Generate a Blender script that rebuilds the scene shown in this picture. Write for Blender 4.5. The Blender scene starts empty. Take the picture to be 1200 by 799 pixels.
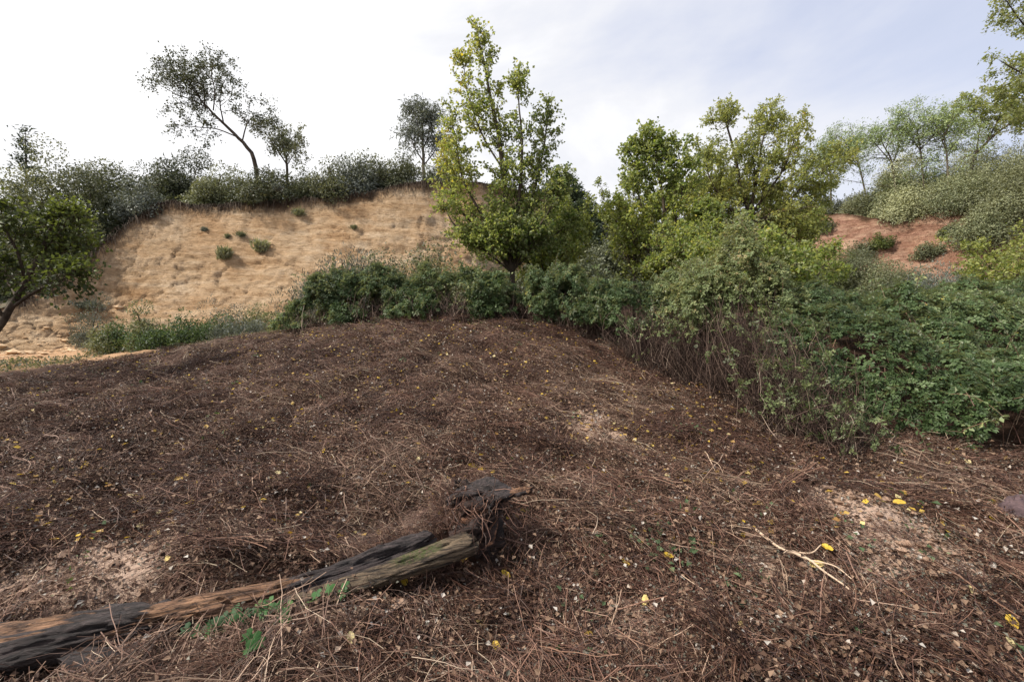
import bpy, math, random
import numpy as np
from mathutils import Vector, Matrix
from mathutils.bvhtree import BVHTree

# ------------------------------------------------------------------ camera, sky, sun, exposure
S = bpy.context.scene
COL = S.collection
F = 533.3                                    # focal length in photograph pixels (1200 wide)
CZ = 1.6
cam_d = bpy.data.cameras.new('camera'); cam = bpy.data.objects.new('camera', cam_d); COL.objects.link(cam)
cam_d.lens = 16.0; cam_d.sensor_width = 36.0; cam_d.clip_end = 2000; cam_d.clip_start = 0.02
cam.location = (0, 0, CZ); cam.rotation_euler = (math.radians(90), 0, 0)
S.camera = cam
S.view_settings.view_transform = 'Standard'; S.view_settings.look = 'None'
S.view_settings.exposure = 1.0; S.view_settings.gamma = 1.0
SUN_EL, SUN_AZ = math.radians(48), math.radians(-108)      # azimuth from +Y, towards -X (left)
sd = Vector((math.sin(SUN_AZ)*math.cos(SUN_EL), math.cos(SUN_AZ)*math.cos(SUN_EL), math.sin(SUN_EL)))
sun_d = bpy.data.lights.new('sun', 'SUN'); sun = bpy.data.objects.new('sun', sun_d); COL.objects.link(sun)
sun_d.energy = 3.4; sun_d.angle = math.radians(5); sun_d.color = (1.0, 0.93, 0.84)
sun.rotation_euler = sd.to_track_quat('Z', 'Y').to_euler()
W = bpy.data.worlds.new('World'); S.world = W; W.use_nodes = True
def build_world():
    nt = W.node_tree; N = nt.nodes; L = nt.links; N.clear()
    out = N.new('ShaderNodeOutputWorld'); bg = N.new('ShaderNodeBackground'); bg.inputs[1].default_value = 0.088
    sky = N.new('ShaderNodeTexSky'); sky.sky_type = 'NISHITA'; sky.sun_disc = False
    sky.sun_elevation = SUN_EL; sky.sun_rotation = SUN_AZ; sky.air_density = 1.2; sky.dust_density = 2.0
    tc = N.new('ShaderNodeTexCoord')
    mp = N.new('ShaderNodeMapping'); mp.inputs['Scale'].default_value = (1.0, 1.0, 2.2); mp.inputs['Rotation'].default_value = (0.0, 0.5, 0.3)
    L.new(tc.outputs['Generated'], mp.inputs[0])
    n1 = N.new('ShaderNodeTexNoise'); n1.inputs['Scale'].default_value = 1.7; n1.inputs['Detail'].default_value = 7; n1.inputs['Roughness'].default_value = 0.55; n1.inputs['Distortion'].default_value = 0.35
    L.new(mp.outputs[0], n1.inputs[0])
    # cloud cover thins towards the right, away from the veiled sun
    dp = N.new('ShaderNodeVectorMath'); dp.operation = 'DOT_PRODUCT'; L.new(tc.outputs['Generated'], dp.inputs[0]); dp.inputs[1].default_value = (-0.62, 0.1, -0.25)
    ad = N.new('ShaderNodeMath'); ad.operation = 'MULTIPLY_ADD'; L.new(dp.outputs['Value'], ad.inputs[0]); ad.inputs[1].default_value = 0.42; L.new(n1.outputs[0], ad.inputs[2])
    r = N.new('ShaderNodeValToRGB'); L.new(ad.outputs[0], r.inputs[0])
    r.color_ramp.elements[0].position = 0.16; r.color_ramp.elements[1].position = 0.50
    r.color_ramp.elements[0].color = (0.72, 0.72, 0.72, 1); r.color_ramp.elements[1].color = (1, 1, 1, 1)
    cr = N.new('ShaderNodeValToRGB'); L.new(ad.outputs[0], cr.inputs[0])
    e = cr.color_ramp.elements; e[0].position = 0.22; e[0].color = (0.53, 0.555, 0.665, 1); e[1].position = 0.74; e[1].color = (0.88, 0.88, 0.89, 1); q = cr.color_ramp.elements.new(0.46); q.color = (0.65, 0.655, 0.685, 1)
    sc = N.new('ShaderNodeVectorMath'); sc.operation = 'SCALE'; L.new(cr.outputs[0], sc.inputs[0]); sc.inputs[3].default_value = 8.2
    mx = N.new('ShaderNodeMix'); mx.data_type = 'RGBA'; L.new(r.outputs[0], mx.inputs[0]); L.new(sky.outputs[0], mx.inputs[6]); L.new(sc.outputs[0], mx.inputs[7])
    L.new(mx.outputs[2], bg.inputs[0]); L.new(bg.outputs[0], out.inputs[0])
build_world()
try:
    S.cycles.max_bounces = 6; S.cycles.transparent_max_bounces = 4; S.cycles.transmission_bounces = 3; S.cycles.diffuse_bounces = 3
    S.cycles.use_denoising = True
except Exception: pass

# ------------------------------------------------------------------ helpers
rng = np.random.default_rng(7)
def P(u, v, d): return np.array([(u-600)/F*d, d, CZ+(400-v)/F*d])
def _h(ix, iy, iz, s):
    h = (ix.astype(np.int64)*374761393 + iy.astype(np.int64)*668265263 + iz.astype(np.int64)*2147483647 + s*974711) & 0xffffffff
    h = ((h ^ (h >> 13))*1274126177) & 0xffffffff
    h = ((h ^ (h >> 16))*2246822519) & 0xffffffff
    return ((h ^ (h >> 15)) & 0xffff)/65535.0*2-1
def vnoise(p, s=0):
    p = np.asarray(p, float); i = np.floor(p); f = p-i; f = f*f*f*(f*(f*6-15)+10); i = i.astype(np.int64)
    x, y, z = i[..., 0], i[..., 1], i[..., 2]; fx, fy, fz = f[..., 0], f[..., 1], f[..., 2]
    def c(a, b, cc): return _h(x+a, y+b, z+cc, s)
    x00 = c(0,0,0)*(1-fx)+c(1,0,0)*fx; x10 = c(0,1,0)*(1-fx)+c(1,1,0)*fx
    x01 = c(0,0,1)*(1-fx)+c(1,0,1)*fx; x11 = c(0,1,1)*(1-fx)+c(1,1,1)*fx
    return (x00*(1-fy)+x10*fy)*(1-fz)+(x01*(1-fy)+x11*fy)*fz
def fbm(p, o=4, s=0, g=0.5):
    p = np.asarray(p, float); r = 0; a = 1; t = 0
    for k in range(o): r = r+a*vnoise(p*(2.03**k)+k*17.3, s+k); t += a; a *= g
    return r/t
def nrm(a): return a/np.maximum(np.linalg.norm(a, axis=-1, keepdims=True), 1e-9)
def sstep(a, b, x): t = np.clip((x-a)/(b-a), 0, 1); return t*t*(3-2*t)
def X3(x, y, z): return np.stack(np.broadcast_arrays(x, y, z), -1)

def tag(o, label=None, cat=None, group=None, kind=None):
    if label: o['label'] = label
    if cat: o['category'] = cat
    if group: o['group'] = group
    if kind: o['kind'] = kind
    return o
def mesh(name, V, Fc, mat, smooth=False, attrs=None):
    """Fc: int array (n,k), or a list of such arrays"""
    m = bpy.data.meshes.new(name)
    fs = Fc if isinstance(Fc, list) else [Fc]
    fs = [np.asarray(f, np.int32) for f in fs if len(f)]
    V = np.asarray(V, np.float32)
    loops = np.concatenate([f.ravel() for f in fs]); sizes = np.concatenate([np.full(len(f), f.shape[1], np.int32) for f in fs])
    m.vertices.add(len(V)); m.vertices.foreach_set('co', V.ravel())
    m.loops.add(len(loops)); m.loops.foreach_set('vertex_index', loops)
    st = np.zeros(len(sizes), np.int32); st[1:] = np.cumsum(sizes)[:-1]
    m.polygons.add(len(sizes)); m.polygons.foreach_set('loop_start', st); m.polygons.foreach_set('loop_total', sizes)
    m.polygons.foreach_set('use_smooth', np.full(len(sizes), smooth, bool))
    for k, a in (attrs or {}).items():
        at = m.attributes.new(k, 'FLOAT', 'POINT'); at.data.foreach_set('value', np.asarray(a, np.float32))
    m.materials.append(mat); m.update(calc_edges=True); m.validate(); return m
def obj(name, m, parent=None, origin=None):
    o = bpy.data.objects.new(name, m); COL.objects.link(o)
    if parent is not None: o.parent = parent
    return o
def empty(name, loc):
    o = bpy.data.objects.new(name, None); COL.objects.link(o); o.location = [float(c) for c in loc]; o.empty_display_size = .1
    return o
class Geo:
    """collects vertex and face arrays into one mesh"""
    def __init__(s): s.V = []; s.F = {}; s.A = []; s.n = 0
    def add(s, V, Fc, a=0.5):
        V = np.asarray(V, float).reshape(-1, 3); Fc = np.asarray(Fc)
        s.V.append(V); s.F.setdefault(Fc.shape[1], []).append(Fc+s.n)
        s.A.append(np.broadcast_to(np.asarray(a, float), (len(V),))); s.n += len(V)
    def build(s, name, mat, parent=None, smooth=False, rel=None):
        V = np.concatenate(s.V)
        if rel is not None: V = V-np.asarray(rel)
        m = mesh(name, V, [np.concatenate(f) for f in s.F.values()], mat, smooth, {'tint': np.concatenate(s.A)})
        return obj(name, m, parent)
def tubes(geo, Pth, R, sides=4, tint=None, cap=True):
    """Pth (N,K,3), R (N,K) or scalar"""
    Pth = np.asarray(Pth, float)
    if Pth.ndim == 2: Pth = Pth[None]
    N, K, _ = Pth.shape; R = np.broadcast_to(np.asarray(R, float), (N, K))
    T = np.empty_like(Pth); T[:, 1:-1] = Pth[:, 2:]-Pth[:, :-2]; T[:, 0] = Pth[:, 1]-Pth[:, 0]; T[:, -1] = Pth[:, -1]-Pth[:, -2]; T = nrm(T)
    ref = np.where(np.abs(T[:, :1, 2:3]) > .8, np.array([1., 0, 0]), np.array([0., 0, 1])); ref = np.broadcast_to(ref, T.shape)
    A = nrm(np.cross(T, ref)); B = np.cross(T, A)
    an = np.arange(sides)*2*np.pi/sides
    V = Pth[:, :, None]+R[:, :, None, None]*(A[:, :, None]*np.cos(an)[:, None]+B[:, :, None]*np.sin(an)[:, None])
    i = np.arange(N)[:, None, None]*K*sides; k = np.arange(K-1)[None, :, None]*sides; j = np.arange(sides)[None, None]; j2 = (j+1) % sides
    Q = np.stack([i+k+j, i+k+j2, i+k+sides+j2, i+k+sides+j], -1).reshape(-1, 4)
    tt = 0.5 if tint is None else np.repeat(np.broadcast_to(tint, (N,)), K*sides)
    geo.add(V.reshape(-1, 3), Q, tt)
def leaves(geo, C, D, Nn, size, wid=0.35, tint=0.5, fold=0.12, jit=0.3, r=rng, tri=False):
    """one folded rhombus leaf per row: base C, along D, facing Nn"""
    n = len(C); D = nrm(D); B = nrm(np.cross(D, Nn)+1e-6); U = np.cross(B, D)
    s = (np.broadcast_to(size, (n,))*(1+jit*r.uniform(-1, 1, n)))[:, None]
    w = s*wid
    mid = C+D*s*.45
    if tri:
        V = np.stack([C-B*w*.2, mid+B*w*1.15+U*s*fold, C+D*s-B*w*.5], 1); i = np.arange(n)[:, None]*3+np.arange(3)
        geo.add(V.reshape(-1, 3), i, np.repeat(np.broadcast_to(tint, (n,)), 3)); return
    V = np.stack([C, mid+B*w+U*s*fold, C+D*s-U*s*fold*.5, mid-B*w+U*s*fold], 1)
    i = np.arange(n)[:, None]*4+np.arange(4)
    geo.add(V.reshape(-1, 3), i, np.repeat(np.broadcast_to(tint, (n,)), 4))
def rnd(n, r=rng): return nrm(r.normal(size=(n, 3)))
def spline(pts, K):
    """Catmull-Rom through pts (k,3 or k,4) sampled at K"""
    pts = np.asarray(pts, float); n = len(pts)
    if n == 2:
        t = np.linspace(0, 1, K)[:, None]; return pts[0]*(1-t)+pts[1]*t
    p = np.vstack([2*pts[0]-pts[1], pts, 2*pts[-1]-pts[-2]])
    t = np.linspace(0, n-1-1e-6, K); i = t.astype(int); f = (t-i)[:, None]
    a, b, c, d = p[i], p[i+1], p[i+2], p[i+3]
    return .5*((2*b)+(c-a)*f+(2*a-5*b+4*c-d)*f**2+(-a+3*b-3*c+d)*f**3)

# ------------------------------------------------------------------ materials
def newmat(name):
    m = bpy.data.materials.new(name); m.use_nodes = True; nt = m.node_tree; nt.nodes.clear()
    out = nt.nodes.new('ShaderNodeOutputMaterial'); b = nt.nodes.new('ShaderNodeBsdfPrincipled')
    nt.links.new(b.outputs[0], out.inputs[0]); return m, nt, b, out
def ramp(nt, fac, stops, interp='LINEAR'):
    r = nt.nodes.new('ShaderNodeValToRGB'); r.color_ramp.interpolation = interp
    e = r.color_ramp.elements
    while len(e) < len(stops): e.new(.5)
    for k, (p, c) in enumerate(stops): e[k].position = p; e[k].color = (*c, 1)
    nt.links.new(fac, r.inputs[0]); return r.outputs[0]
def noise(nt, scale, detail=6, rough=.6, vec=None, dist=0, stretch=None):
    n = nt.nodes.new('ShaderNodeTexNoise'); n.inputs['Scale'].default_value = scale; n.inputs['Detail'].default_value = detail
    n.inputs['Roughness'].default_value = rough; n.inputs['Distortion'].default_value = dist
    if vec is None: vec = nt.nodes.new('ShaderNodeTexCoord').outputs['Object']
    if stretch:
        mp = nt.nodes.new('ShaderNodeMapping'); mp.inputs['Scale'].default_value = stretch; nt.links.new(vec, mp.inputs[0]); vec = mp.outputs[0]
    nt.links.new(vec, n.inputs[0]); return n.outputs[0]
def mixc(nt, f, a, b, mode='MIX'):
    m = nt.nodes.new('ShaderNodeMix'); m.data_type = 'RGBA'; m.blend_type = mode
    for s, x in ((0, f), (6, a), (7, b)):
        if isinstance(x, (int, float)): m.inputs[s].default_value = x
        elif isinstance(x, tuple): m.inputs[s].default_value = (*x, 1)
        else: nt.links.new(x, m.inputs[s])
    return m.outputs[2]
def attr(nt, n):
    a = nt.nodes.new('ShaderNodeAttribute'); a.attribute_name = n; return a.outputs['Fac']
def bump(nt, b, h, strength=.5, dist=.02):
    n = nt.nodes.new('ShaderNodeBump'); n.inputs['Strength'].default_value = strength; n.inputs['Distance'].default_value = dist
    nt.links.new(h, n.inputs['Height']); nt.links.new(n.outputs[0], b.inputs['Normal'])
def leafmat(name, stops, back=None, trans=.35, rough=.55, spec=.35):
    m, nt, b, out = newmat(name)
    c = ramp(nt, attr(nt, 'tint'), stops)
    if back:
        g = nt.nodes.new('ShaderNodeNewGeometry'); c = mixc(nt, g.outputs['Backfacing'], c, mixc(nt, .6, c, back))
    nt.links.new(c, b.inputs['Base Color']); b.inputs['Roughness'].default_value = rough; b.inputs['Specular IOR Level'].default_value = spec
    if trans:
        t = nt.nodes.new('ShaderNodeBsdfTranslucent'); c2 = mixc(nt, 1.0, c, (1.5, 1.45, .7), 'MULTIPLY'); nt.links.new(c2, t.inputs[0])
        mx = nt.nodes.new('ShaderNodeMixShader'); mx.inputs[0].default_value = trans
        nt.links.new(b.outputs[0], mx.inputs[1]); nt.links.new(t.outputs[0], mx.inputs[2]); nt.links.new(mx.outputs[0], out.inputs[0])
    return m
def tintmat(name, stops, rough=.8, spec=.2, nscale=None):
    m, nt, b, out = newmat(name); c = ramp(nt, attr(nt, 'tint'), stops)
    if nscale:
        n = noise(nt, nscale, 5, .65); c = mixc(nt, 1.0, c, ramp(nt, n, [(.3, (.55, .55, .55)), (.7, (1.35, 1.35, 1.35))]), 'MULTIPLY')
        bump(nt, b, n, .5, .01)
    nt.links.new(c, b.inputs['Base Color']); b.inputs['Roughness'].default_value = rough; b.inputs['Specular IOR Level'].default_value = spec
    return m
def barkmat(name, a, c, scale=14, stretch=(1, 1, .2)):
    m, nt, b, out = newmat(name)
    n = noise(nt, scale, 8, .7, stretch=stretch); n2 = noise(nt, scale*.2, 3)
    col = ramp(nt, n, [(.3, a), (.7, c)]); col = mixc(nt, 1.0, col, ramp(nt, n2, [(.3, (.7, .7, .7)), (.7, (1.2, 1.2, 1.15))]), 'MULTIPLY')
    nt.links.new(col, b.inputs['Base Color']); b.inputs['Roughness'].default_value = .85; b.inputs['Specular IOR Level'].default_value = .2
    bump(nt, b, n, .7, .02); return m

M = {}
M['poplar'] = leafmat('poplar_leaf', [(0, (.052, .085, .022)), (.45, (.145, .205, .044)), (.78, (.27, .30, .062)), (1, (.54, .42, .06))], back=(.32, .34, .20), trans=.50)
M['poplar_dark'] = leafmat('elm_leaf', [(0, (.022, .038, .012)), (.5, (.06, .09, .022)), (.85, (.14, .15, .035)), (1, (.28, .22, .04))], trans=.3)
M['oak'] = leafmat('oak_leaf', [(0, (.07, .10, .028)), (.5, (.19, .23, .06)), (.9, (.38, .37, .11)), (1, (.60, .34, .05))], back=(.34, .35, .2), trans=.45)
M['fresh'] = leafmat('fresh_leaf', [(0, (.045, .060, .022)), (.5, (.15, .185, .05)), (1, (.38, .38, .12))], trans=.4)
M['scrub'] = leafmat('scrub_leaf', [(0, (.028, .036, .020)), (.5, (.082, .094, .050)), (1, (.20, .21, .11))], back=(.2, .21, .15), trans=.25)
M['darkscrub'] = leafmat('evergreen_leaf', [(0, (.020, .028, .014)), (.5, (.052, .062, .032)), (1, (.13, .14, .075))], trans=.18)
M['grey'] = leafmat('grey_leaf', [(0, (0.068, 0.080, 0.068)), (.5, (0.162, 0.180, 0.150)), (1, (0.296, 0.308, 0.247))], trans=.15)
M['ridge'] = leafmat('ridge_leaf', [(0, (0.065, 0.081, 0.043)), (.5, (0.192, 0.214, 0.114)), (1, (0.407, 0.418, 0.241))], back=(.3, .3, .22), trans=.25)
M['pine'] = leafmat('pine_needle', [(0, (0.059, 0.090, 0.040)), (.5, (0.145, 0.207, 0.083)), (1, (0.341, 0.403, 0.169))], trans=.2)
M['darkpine'] = leafmat('dark_pine_needle', [(0, (0.021, 0.036, 0.024)), (.5, (0.053, 0.077, 0.046)), (1, (0.120, 0.148, 0.084))], trans=.15)
M['bramble'] = leafmat('bramble_leaf', [(0, (.024, .040, .013)), (.45, (.054, .092, .031)), (.8, (.14, .19, .08)), (.97, (.26, .30, .15)), (1, (.36, .30, .06))], back=(.29, .31, .22), trans=.25, rough=.5, spec=.3)
M['clematis'] = leafmat('vine_leaf', [(0, (0.057, 0.078, 0.031)), (.5, (0.148, 0.190, 0.076)), (.85, (0.294, 0.315, 0.149)), (1, (0.355, 0.230, 0.117))], back=(.3, .32, .24), trans=.3)
M['ivy'] = leafmat('ivy_leaf', [(0, (.016, .045, .014)), (.6, (.04, .11, .028)), (1, (.11, .20, .055))], trans=.2, rough=.6, spec=.25)
M['herb'] = leafmat('herb_leaf', [(0, (0.034, 0.056, 0.026)), (.6, (0.082, 0.127, 0.054)), (1, (0.173, 0.218, 0.106))], trans=.3)
M['bark'] = barkmat('grey_brown_bark', (.030, .022, .016), (.12, .092, .068))
M['palebark'] = barkmat('pale_bark', (.06, .048, .036), (.20, .165, .125))
M['twig'] = tintmat('twig_wood', [(0, (.022, .015, .011)), (1, (.13, .095, .065))])
M['cane'] = tintmat('dry_cane', [(0, (.016, .008, .006)), (.4, (.100, .047, .032)), (.75, (.25, .14, .095)), (1, (.50, .37, .26))], rough=.6, spec=.35)
M['cane_dark'] = tintmat('dark_cane', [(0, (.012, .006, .005)), (.5, (.055, .024, .016)), (1, (.20, .11, .07))], rough=.6, spec=.35)
M['cane_tan'] = tintmat('tan_cane', [(0, (.030, .017, .012)), (.4, (.135, .073, .050)), (.75, (.31, .205, .145)), (1, (.58, .47, .34))], rough=.6, spec=.35)
M['oldcane'] = tintmat('old_cane', [(0, (.016, .010, .008)), (.45, (.065, .040, .031)), (.8, (.18, .125, .095)), (1, (.40, .31, .24))], rough=.7)
M['drylitter'] = tintmat('dry_litter', [(0, (.022, .013, .010)), (.5, (.10, .058, .038)), (.85, (.25, .17, .115)), (1, (.38, .35, .31))], rough=.75)
M['paleleaf'] = leafmat('pale_dead_leaf', [(0, (.06, .058, .042)), (.5, (.145, .14, .11)), (1, (.30, .28, .23))], trans=.15)
M['yellow'] = leafmat('yellow_leaf', [(0, (.30, .16, .05)), (.4, (.50, .34, .09)), (.75, (.62, .42, .045)), (1, (.68, .58, .30))], trans=.3)
def spots():
    nt = M['yellow'].node_tree; b = [n for n in nt.nodes if n.type == 'BSDF_PRINCIPLED'][0]; src = b.inputs['Base Color'].links[0].from_socket
    c = mixc(nt, ramp(nt, noise(nt, 3.5, 5, .7), [(.52, (0, 0, 0)), (.68, (.85, .85, .85))]), src, (.16, .07, .025)); nt.links.new(c, b.inputs['Base Color'])
spots()
M['drygrass'] = tintmat('dry_grass', [(0, (.10, .07, .04)), (1, (.34, .26, .15))])

def soil_material():
    m, nt, b, out = newmat('soil')
    n1 = noise(nt, 2.2, 8, .62); n2 = noise(nt, 26, 8, .7); n3 = noise(nt, 140, 3, .6)
    dark = ramp(nt, n2, [(.25, (.014, .008, .006)), (.5, (.050, .028, .019)), (.75, (.13, .08, .054))])
    bare = ramp(nt, n2, [(.25, (.27, .18, .13)), (.5, (.44, .315, .24)), (.8, (.56, .43, .34))])
    k = nt.nodes.new('ShaderNodeMath'); k.operation = 'MULTIPLY_ADD'; nt.links.new(n1, k.inputs[0]); k.inputs[1].default_value = .8
    nt.links.new(attr(nt, 'bare'), k.inputs[2])
    f = ramp(nt, k.outputs[0], [(.66, (0, 0, 0)), (.86, (1, 1, 1))])
    c = mixc(nt, f, dark, bare)
    g = ramp(nt, attr(nt, 'ochre'), [(0, (0, 0, 0)), (1, (1, 1, 1))])
    c = mixc(nt, g, c, ramp(nt, n2, [(.3, (.28, .16, .085)), (.7, (.48, .31, .18))]))
    nt.links.new(c, b.inputs['Base Color']); b.inputs['Roughness'].default_value = .92; b.inputs['Specular IOR Level'].default_value = .15
    ad = nt.nodes.new('ShaderNodeMath'); ad.operation = 'MULTIPLY_ADD'; nt.links.new(n3, ad.inputs[0]); ad.inputs[1].default_value = .25; nt.links.new(n2, ad.inputs[2])
    bump(nt, b, ad.outputs[0], .9, .035); return m
def cliff_material(name, lo, mid, hi, stain):
    m, nt, b, out = newmat(name)
    st = noise(nt, 1.0, 8, .62, dist=.35, stretch=(.45, .45, 2.6)); n2 = noise(nt, 2.6, 12, .80, stretch=(1, 1, 2.2)); n3 = noise(nt, .35, 4, .5)
    c = ramp(nt, st, [(.3, lo), (.48, mid), (.66, hi)])
    c = mixc(nt, 1.0, c, ramp(nt, n2, [(.34, (.36, .30, .25)), (.45, (.88, .85, .82)), (.66, (1.22, 1.22, 1.22))]), 'MULTIPLY')
    c = mixc(nt, ramp(nt, n3, [(.45, (0, 0, 0)), (.75, (.8, .8, .8))]), c, mixc(nt, 1.0, c, stain, 'MULTIPLY'))
    rr = noise(nt, 2.2, 6, .7, stretch=(2.0, 2.0, .35))
    c = mixc(nt, 1.0, c, ramp(nt, rr, [(.3, (.80, .74, .68)), (.5, (1, 1, 1))]), 'MULTIPLY')
    c = mixc(nt, attr(nt, 'top'), c, (.085, .050, .030))
    nt.links.new(c, b.inputs['Base Color']); b.inputs['Roughness'].default_value = .95; b.inputs['Specular IOR Level'].default_value = .1
    n5 = noise(nt, 5, 8, .75, stretch=(.5, .5, 5)); c = mixc(nt, 1.0, c, ramp(nt, n5, [(.32, (.62, .58, .54)), (.44, (1, 1, 1))]), 'MULTIPLY'); nt.links.new(c, b.inputs['Base Color'])
    ad = nt.nodes.new('ShaderNodeMath'); ad.operation = 'ADD'; nt.links.new(n2, ad.inputs[0]); nt.links.new(n5, ad.inputs[1])
    bump(nt, b, ad.outputs[0], 1.0, .25); return m
M['soil'] = soil_material()
M['ochre'] = cliff_material('ochre_sandstone', (.48, .32, .18), (.65, .47, .295), (.74, .58, .40), (.86, .72, .58))
M['red'] = cliff_material('red_clay', (.23, .12, .085), (.38, .225, .16), (.56, .39, .28), (.85, .74, .66))
def hill_material():
    m, nt, b, out = newmat('scrub_soil'); n = noise(nt, 3, 6)
    nt.links.new(ramp(nt, n, [(.3, (.035, .035, .018)), (.55, (.08, .065, .035)), (.75, (.17, .11, .065))]), b.inputs['Base Color']); b.inputs['Roughness'].default_value = .95
    bump(nt, b, n, .8, .1); return m
M['hill'] = hill_material()

# ------------------------------------------------------------------ terrain
ctl = []
def cp(u, v, d): p = P(u, v, d); ctl.append((p[0], p[1], p[2]))
for u in (-300, 0, 300, 600, 900, 1200, 1500):
    cp(u, 799, 2.12+abs(u-600)*.0001)
for u, v, d in [
    (0, 700, 2.7), (200, 690, 2.72), (600, 700, 2.7), (900, 700, 2.65), (1200, 700, 2.6),
    (0, 620, 3.35), (300, 620, 3.3), (560, 590, 3.55), (700, 590, 3.6), (900, 600, 3.4), (1200, 610, 3.2), (1450, 640, 3.0),
    (0, 540, 4.7), (300, 535, 4.7), (600, 520, 4.9), (800, 530, 4.6), (1000, 545, 4.3), (1200, 560, 4.0), (1500, 590, 3.7),
    (-300, 470, 7.0), (0, 478, 6.8), (300, 455, 7.0), (600, 438, 7.2), (760, 462, 6.6), (900, 500, 5.5), (1200, 520, 5.2), (1500, 540, 5.0),
    (-300, 440, 10), (0, 438, 9.8), (200, 415, 10.5), (400, 386, 10.4), (540, 374, 10.4), (650, 382, 10), (740, 412, 9.2),
    (900, 440, 8.2), (1050, 445, 8), (1250, 445, 8), (1600, 445, 8),
    (-300, 425, 13), (0, 418, 14), (100, 410, 15.5), (200, 403, 16.5), (330, 392, 17.5), (450, 374, 13), (600, 376, 13),
    (800, 400, 13), (1000, 395, 14), (1250, 395, 14), (1600, 395, 14),
    (500, 370, 20), (700, 370, 20), (900, 370, 22), (1100, 360, 22), (1400, 350, 20),
    (500, 340, 32), (700, 335, 34), (900, 330, 34), (1150, 340, 30), (0, 400, 20), (-200, 395, 20),
    (700, 315, 60), (860, 320, 60)]: cp(u, v, d)
for x, y, z in [(0, 0, 0), (-3, 0, -.02), (3, 0, 0), (0, -4, -.15), (-8, -6, -.2), (8, -6, -.2), (-10, 2, 0), (10, 2, 0), (-30, -10, 0), (30, -10, 0), (-45, 20, 2), (50, 20, 2),
                (0, 120, 10), (-100, 100, 8), (100, 100, 8), (0, -100, 0), (-120, 0, 1), (120, 0, 1)]: ctl.append((x, y, z))
ctl = np.array(ctl, float)
def tps_fit(c):
    n = len(c); d = np.linalg.norm(c[:, None, :2]-c[None, :, :2], axis=-1)
    K = np.where(d > 0, d*d*np.log(d+1e-12), 0)+np.eye(n)*.05
    Pm = np.hstack([np.ones((n, 1)), c[:, :2]]); A = np.zeros((n+3, n+3)); A[:n, :n] = K; A[:n, n:] = Pm; A[n:, :n] = Pm.T
    return np.linalg.solve(A, np.concatenate([c[:, 2], [0, 0, 0]]))
TW = tps_fit(ctl)
def tps(x, y):
    sh = np.shape(x); x = np.ravel(x); y = np.ravel(y); out = np.zeros(len(x))
    for a in range(0, len(x), 60000):
        xx, yy = x[a:a+60000], y[a:a+60000]
        d2 = (xx[:, None]-ctl[:, 0])**2+(yy[:, None]-ctl[:, 1])**2
        out[a:a+60000] = (.5*d2*np.log(d2+1e-12))@TW[:-3]+TW[-3]+TW[-2]*xx+TW[-1]*yy
    return out.reshape(sh)
# bare soil patches: (u, v, d, radius x, radius y)
BARE = [(285, 752, 2.36, .52, .13), (430, 712, 2.56, .26, .10), (150, 775, 2.28, .3, .08), (130, 680, 2.83, .55, .30), (40, 706, 2.65, .5, .18), (230, 700, 2.68, .3, .1), (695, 495, 5.55, .30, .6), (762, 752, 2.42, .36, .22), (905, 682, 2.78, .30, .24), (1075, 652, 2.9, .34, .44), (1100, 695, 2.65, .34, .26), (960, 700, 2.6, .2, .14), (1010, 600, 3.4, .3, .12),
        (1190, 610, 3.3, .18, .12), (960, 715, 2.5, .14, .12), (300, 395, 16, 2.5, 1.6), (610, 560, 4.2, .16, .14)]
def bare_w(x, y):
    w = np.zeros(np.shape(x))
    for u, v, d, rx, ry in BARE:
        cx = (u-600)/F*d; w = np.maximum(w, np.exp(-((((x-cx)/rx)**2+((y-d)/ry)**2)*.62)**2))
    return w
def log_y(x): return 2.42+.31*(x+2.3)
def ground_h(x, y):
    z = tps(x, y)
    near = np.exp(-(np.maximum(y-2, 0)/14)**2)
    p = X3(x, y, 0)
    bw = bare_w(x, y)
    z = z+.17*fbm(p*.9, 3, 3)*(.4+.6*near)+(.13*fbm(p*2.2, 3, 9)+.05*fbm(p*6.5, 3, 21))*near*(1-.7*bw)
    z = z+.09*np.exp(-((x+.36)**2+(y-3.48)**2)/.09)
    # step in the bank behind the log and the hollow beside the stump
    ly = log_y(x); lw = sstep(-3.4, -2.6, x)*sstep(.0, -.3, x)
    z = z+lw*(.09*np.exp(-((y-(ly+.30))/.18)**2)-.085*np.exp(-((y-(ly-.13))/.12)**2))
    z = z-.07*np.exp(-(((x+.02)/.22)**2+((y-3.0)/.16)**2))
    return z
def ggrid(x0, x1, nx, kx, y0, y1, ny, ky, yc, xc=0):
    def s(a, b, n, k, c):
        ta, tb = math.asinh((a-c)*k), math.asinh((b-c)*k); return np.sinh(np.linspace(ta, tb, n))/k+c
    return s(x0, x1, nx, kx, xc), s(y0, y1, ny, ky, yc)
gx, gy = ggrid(-160, 160, 360, 1.3, -60, 200, 320, 1.0, 3.2)
GX, GY = np.meshgrid(gx, gy)
def gridfaces(ny, nx):
    i = np.arange(ny-1)[:, None]*nx+np.arange(nx-1)[None]; return np.stack([i, i+1, i+nx+1, i+nx], -1).reshape(-1, 4)
GZ = ground_h(GX, GY)
och = sstep(10.2, 12.2, GY-.25*(GX+8))*sstep(-2.5, -5.0, GX)
V = X3(GX, GY, GZ).reshape(-1, 3)
gm = mesh('ground', V, gridfaces(*GX.shape), M['soil'], True, {'bare': bare_w(GX, GY).ravel(), 'ochre': och.ravel()})
ground = tag(obj('ground', gm), kind='structure')
SURF = [(V, gridfaces(*GX.shape))]

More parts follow.
